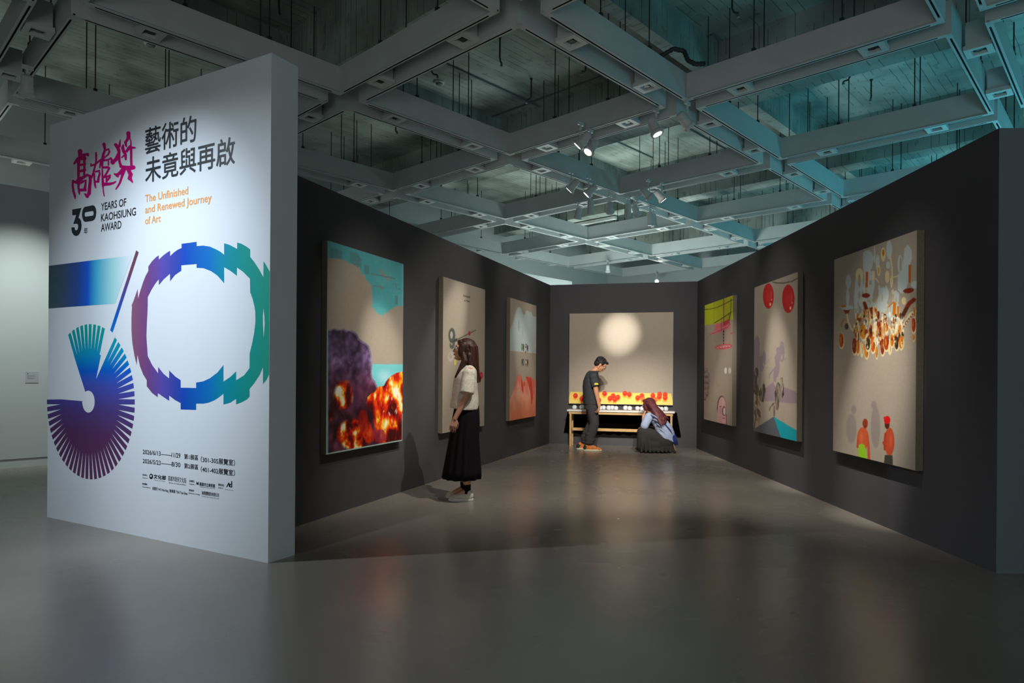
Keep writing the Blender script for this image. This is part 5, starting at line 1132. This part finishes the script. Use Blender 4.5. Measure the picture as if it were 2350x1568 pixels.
# ---- man in a black t-shirt bending his head over the bench
def build_man():
    g = on_z(1357, 1033.5, 0); root = empty('person', (g.x, g.y, 0), R(-4))
    tag(root, 'man in a dark t-shirt and orange trainers looking down at the bench', 'person')
    TH = Matrix.Translation((.150, 0, 1.455)) @ Matrix.Rotation(R(38), 4, 'Y')
    bm = bmesh.new(); place(head_volumes, TH)(bm)
    cap_(bm, (.0, 0, 1.30), .060, (.105, 0, 1.405), .056)
    loft(bm, [(-.01, 0, .76, .11, .165), (-.02, 0, .88, .11, .155), (-.035, 0, 1.0, .105, .15), (-.03, 0, 1.12, .115, .165), (-.015, 0, 1.22, .11, .175), (-.0, 0, 1.30, .085, .15)], 24)
    for s in (-1, 1):
        sh = Vector((.02, s * .185, 1.26)); el = Vector((.065, s * .225, 1.00)); wr = Vector((.115, s * .215, .765))
        cap_(bm, sh, .050, el, .040); cap_(bm, el, .040, wr, .027); hand_volumes(bm, wr, (-.12, 0, -1), (-1, -.2 * s, 0) if s < 0 else (0, -s, 0), 1, .95 if s < 0 else .5, .98)
        hp = Vector((-.01, s * .09, .80)); kn = Vector((.02 + .03 * (s < 0), s * .095, .45)); an = Vector((-.05 - .06 * (s > 0), s * .095, .09))
        cap_(bm, hp, .088, kn, .058); cap_(bm, kn, .055, an, .038); cap_(bm, an, .038, an + Vector((.11, 0, -.04)), .03)
    fused('body', bm, skin2, .0046, root, 3, .4); face_parts(TH, root, glasses=True, brow=(24, 18, 16))
    bm = bmesh.new()
    loft(bm, [(.0, 0, .775, .138, .19), (-.006, 0, .85, .138, .188), (-.018, 0, .97, .132, .185), (-.022, 0, 1.08, .134, .19), (-.014, 0, 1.18, .132, .197), (.0, 0, 1.26, .118, .20), (.01, 0, 1.315, .100, .15), (.030, 0, 1.352, .080, .09)], 32)
    for s in (-1, 1): cap_(bm, (.010, s * .12, 1.275), .066, (.022, s * .182, 1.245), .074); tube(bm, [(.016, s * .165, 1.26), (.036, s * .20, 1.17), (.056, s * .222, 1.085)], [.068, .071, .074], 20)
    ts = fused('t_shirt', bm, mat('charcoal_cotton', (60, 62, 65), .9, .12, noise=(20, .12), bump=(28, .5)), .007, root, 2)
    b2 = bmesh.new(); b2.from_mesh(ts.data); bmesh.ops.bisect_plane(b2, geom=b2.verts[:] + b2.edges[:] + b2.faces[:], plane_co=(0, 0, .785), plane_no=(0, 0, -1), clear_outer=True); b2.to_mesh(ts.data); b2.free()
    bm = bmesh.new(); loft(bm, [(.058, -.290, 1.118, .030, .004), (.060, -.290, 1.135, .036, .005), (.056, -.288, 1.15, .020, .004)], 16); ball(bm, (.045, -.2925, 1.137), (.014, .004, .013)); o = obj('sleeve_print', bm, mat('yellow_print', (214, 206, 60), .7), root); o['label'] = 'small yellow print on the sleeve'
    tm = mat('dark_grey_trousers', (64, 62, 64), .85, .15, noise=(9, .18), bump=(16, .8))
    bm = bmesh.new(); loft(bm, [(-.0, 0, .70, .128, .178), (-.0, 0, .80, .130, .180), (-.005, 0, .90, .115, .165)], 28)
    for s in (-1, 1):
        kx = .015 + .03 * (s < 0); ax = -.035 - .06 * (s > 0)
        cap_(bm, (.0, s * .085, .76), .100, (kx, s * .095, .46), .082); cap_(bm, (kx, s * .095, .46), .082, (ax, s * .095, .19), .084)
        for k in range(4): ball(bm, (ax + .01 * math.sin(2.1 * k + s) + .06 * k * (kx - ax), s * .095, .135 + .05 * k), (.086, .083, .042))
    fused('trousers', bm, tm, .0075, root, 2)
    bm = bmesh.new(); place(lambda b: (ball(b, (-.028, 0, .036), (.098, .086, .092), seg=24), ball(b, (-.060, 0, -.012), (.060, .076, .062)), ball(b, (.048, 0, .086), (.050, .056, .026)), ball(b, (.0, .062, .028), (.038, .022, .040)), ball(b, (.0, -.062, .028), (.038, .022, .040))), TH)(bm)
    def st(i, rnd):
        a = rnd.uniform(0, 2 * math.pi); b = rnd.uniform(.1, 1.25); c_ = Vector((-.028, 0, .036)); out = []
        for k in range(4):
            bb = b + .13 * k; p = Vector((-.0 + math.sin(bb) * math.cos(a) * .1, math.sin(bb) * math.sin(a) * .088, math.cos(bb) * .094)) * (1.0 + .012 * k)
            q = c_ + p
            if q.x > .05 and q.z < .06: q.x = .05
            out.append(TH @ q)
        return out
    strands(bm, st, 90, .007, seed=8)
    fused('hair', bm, hair_mat('black_hair', (14, 13, 13), (52, 50, 50)), .0048, root, 2)
    org = mat('orange_shoe', (214, 122, 44), .6, .3, noise=(30, .3)); cs = mat('cream_sole', (222, 212, 178), .6, .3); grn = mat('green_trim', (36, 62, 52), .6)
    a = shoe('shoe', root, (-.135, -.10, 0), (.165, -.115, 0), org, cs, mat('pale_laces', (196, 206, 206), .7)); b = shoe('shoe', root, (-.245, .10, 0), (.045, .10, 0), org, cs, mat('pale_laces_b', (196, 206, 206), .7))
    for sh_, hx, hy in ((a, -.135, -.10), (b, -.245, .10)):
        bm = bmesh.new(); cap_(bm, (hx + .030, hy, .050), .039, (hx + .045, hy, .070), .040, 14); obj('heel_counter', bm, grn, sh_, smooth=True)
build_man()
# ---- woman crouching in front of the bench, seen from behind
def build_crouch():
    g = on_z(1505, 1038, 0); root = empty('person', (g.x, g.y, 0), 0)
    tag(root, 'crouching woman with long reddish hair, light blue shirt and dark skirt', 'person')
    F = Vector((-.62, .78, 0))                                  # direction she faces
    TH = Matrix.Translation((-.105, .12, .775)) @ Matrix.Rotation(math.atan2(F.y, F.x) + R(14), 4, 'Z') @ Matrix.Rotation(R(6), 4, 'Y')
    hipc = Vector((.15, -.02, .22)); bm = bmesh.new(); place(head_volumes, TH)(bm)
    neck = Vector((-.045, .07, .63))
    cap_(bm, neck, .055, (-.095, .11, .71), .050)
    # spine as overlapping volumes
    for k in range(7):
        t = k / 6; p = hipc.lerp(neck, t) + Vector((.05, -.04, 0)) * math.sin(t * math.pi); r = .13 - .045 * t
        ball(bm, p, (r, r * .95, r * .95), seg=20)
    right = Vector((F.y, -F.x, 0)); left = -right             # right = (.78,.62)
    shL = neck + left * .15 + Vector((.02, -.03, -.04)); shR = neck + right * .15 + Vector((.02, -.03, -.04))
    elL = Vector((-.215, -.06, .415)); wrL = Vector((-.190, .10, .60)); cap_(bm, shL, .046, elL, .036); cap_(bm, elL, .036, wrL, .025); hand_volumes(bm, wrL, (.35, .15, 1), (1, .2, 0), 1, .5, .92)
    elR = shR + Vector((.02, .14, -.22)); wrR = elR + Vector((-.20, .08, .02)); cap_(bm, shR, .046, elR, .036); cap_(bm, elR, .036, wrR, .025); hand_volumes(bm, wrR, (-1, .2, 0), (0, 0, -1), 1, .4, .92)
    for sgn, kn, an in ((1, Vector((-.235, -.02, .36)), Vector((-.10, -.06, .09))), (-1, Vector((-.10, .28, .36)), Vector((.05, .18, .09)))):
        hp = hipc + (left if sgn > 0 else right) * .08; cap_(bm, hp, .085, kn, .058); cap_(bm, kn, .055, an, .038); cap_(bm, an, .038, an + F * .13 + Vector((0, 0, -.05)), .03)
    fused('body', bm, skin, .0065, root, 3, .45); face_parts(TH, root)
    shirt = mat('light_blue_cotton', (158, 170, 196), .85, .15, noise=(14, .06), bump=(22, .7))
    bm = bmesh.new()
    for k in range(9):
        t = k / 8; p = hipc.lerp(neck, t * .98) + Vector((.06, -.05, -.01)) * math.sin(t * math.pi) ; r = .172 - .062 * t - .02 * (t > .8)
        ball(bm, p + Vector((0, 0, .012 if k == 0 else 0)), (r, r * .92, r * .82), seg=24)
        if k < 8: ball(bm, p + Vector((-.02, -.075, .03 * math.sin(k * 2.4))), (r * .8, .07, .018), rot=Euler((.3, .55, 0)))
    cap_(bm, shL - left * .02, .075, shL.lerp(elL, .55), .070); cap_(bm, shL.lerp(elL, .55), .070, shL.lerp(elL, .82), .069); cap_(bm, shR - right * .02, .072, shR.lerp(elR, .7), .066)
    for k in range(5): ball(bm, hipc + Vector((.02 - .05 * k, -.125, .03 + .085 * k)), (.12, .035, .013), rot=Euler((0, .62, 0)))
    sh = fused('shirt', bm, shirt, .0075, root, 2)
    b2 = bmesh.new(); b2.from_mesh(sh.data); bmesh.ops.bisect_plane(b2, geom=b2.verts[:] + b2.edges[:] + b2.faces[:], plane_co=(.15, 0, .145), plane_no=(-.5, 0, -1), clear_outer=True); b2.to_mesh(sh.data); b2.free()
    bm = bmesh.new()
    for p0, r0, p1, r1 in (((.13, -.03, .17), .165, (-.20, -.03, .33), .098), ((.13, .06, .17), .16, (-.09, .26, .34), .095), ((-.225, -.04, .33), .10, (-.235, -.05, .10), .095), ((-.10, .26, .33), .09, (-.13, .20, .10), .09)): cap_(bm, p0, r0, p1, r1, 16)
    ball(bm, (.0, .02, .13), (.30, .20, .13), seg=28); ball(bm, (-.02, .02, .055), (.325, .215, .055), seg=28); ball(bm, (.14, -.02, .09), (.165, .17, .085), seg=24)
    for k in range(9): cap_(bm, (-.24 + .05 * k, -.115 - .01 * math.sin(k), .30 - .018 * k), .018, (-.27 + .068 * k, -.175 + .01 * math.cos(2 * k), .03), .024, 8)
    sk = fused('skirt', bm, mat('dark_grey_skirt', (54, 52, 50), .9, .1, bump=(18, .8)), .0085, root, 2)
    b2 = bmesh.new(); b2.from_mesh(sk.data); bmesh.ops.bisect_plane(b2, geom=b2.verts[:] + b2.edges[:] + b2.faces[:], plane_co=(0, 0, .003), plane_no=(0, 0, -1), clear_outer=True); b2.to_mesh(sk.data); b2.free()
    bm = bmesh.new(); place(lambda b: (ball(b, (-.026, 0, .034), (.106, .094, .098), seg=24), ball(b, (-.055, 0, -.03), (.080, .094, .10), seg=20), ball(b, (.018, .066, .0), (.045, .026, .085)), ball(b, (.018, -.066, .0), (.045, .026, .085)), ball(b, (.05, 0, .080), (.045, .060, .03))), TH)(bm)
    back = Vector((-F.x, -F.y, 0))
    path = [Vector((-.09, .06, .81)), Vector((-.05, .0, .755)), Vector((-.01, -.055, .69)), Vector((.04, -.095, .62)), Vector((.085, -.12, .555)), Vector((.12, -.135, .505))]
    for k in range(5): cap_(bm, path[k], .080 - .006 * k, path[k + 1], .074 - .012 * k)
    def st(i, rnd):
        w1 = rnd.uniform(-1, 1); w2 = rnd.uniform(.0, 1); out = []; e = rnd.uniform(.72, 1.2)
        for k in range(7):
            t = k / 6 * e * 5; j = min(4, int(t)); p = path[j].lerp(path[j + 1], min(1.25, t - j)); spread = .066 + .062 * (k / 6) ** 1.5
            tr = Vector((.62, .55, .45)).normalized(); out.append(p + tr * w1 * spread * (1 - .0 * k) + Vector((-.15, -.8, .3)).normalized() * (.07 - .006 * k) * (1 - abs(w1) ** 2) ** .5 * (.8 + .25 * w2))
        return out
    strands(bm, st, 110, .0095, seed=12)
    fused('hair', bm, hair_mat('auburn_hair', (54, 22, 24), (116, 56, 60)), .0052, root, 2)
    blue = mat('blue_bag_fabric', (34, 50, 110), .7, .2, noise=(30, .3))
    bm = bmesh.new(); tube(bm, [Vector(p) for p in ((-.0, -.10, .64), (.10, -.165, .50), (.20, -.175, .38), (.262, -.12, .27))], .007, 6, flat=1); obj('bag_strap', bm, blue, root)
    bm = bmesh.new(); box(bm, -.035, .035, -.09, .09, -.085, .085); bmesh.ops.bevel(bm, geom=bm.edges, offset=.02, segments=3); bmesh.ops.transform(bm, matrix=Matrix.Translation((.285, -.06, .215)) @ Matrix.Rotation(R(-14), 4, 'Y'), verts=bm.verts); obj('shoulder_bag', bm, blue, root, smooth=True)
    bm = bmesh.new(); tube(bm, [Vector(p) for p in ((.262, -.14, .155), (.275, -.15, .09), (.295, -.15, .04))], [.008, .012, .014], 8); obj('bag_tassel', bm, mat('khaki_cord', (140, 126, 84), .8), root)
    dk = mat('dark_shoe', (30, 28, 28), .6, .3)
    shoe('shoe', root, Vector((-.08, -.10, 0)) , Vector((-.08, -.10, 0)) + F * .23, dk, dk); shoe('shoe', root, Vector((.07, .14, 0)), Vector((.07, .14, 0)) + F * .23, dk, dk)
build_crouch()
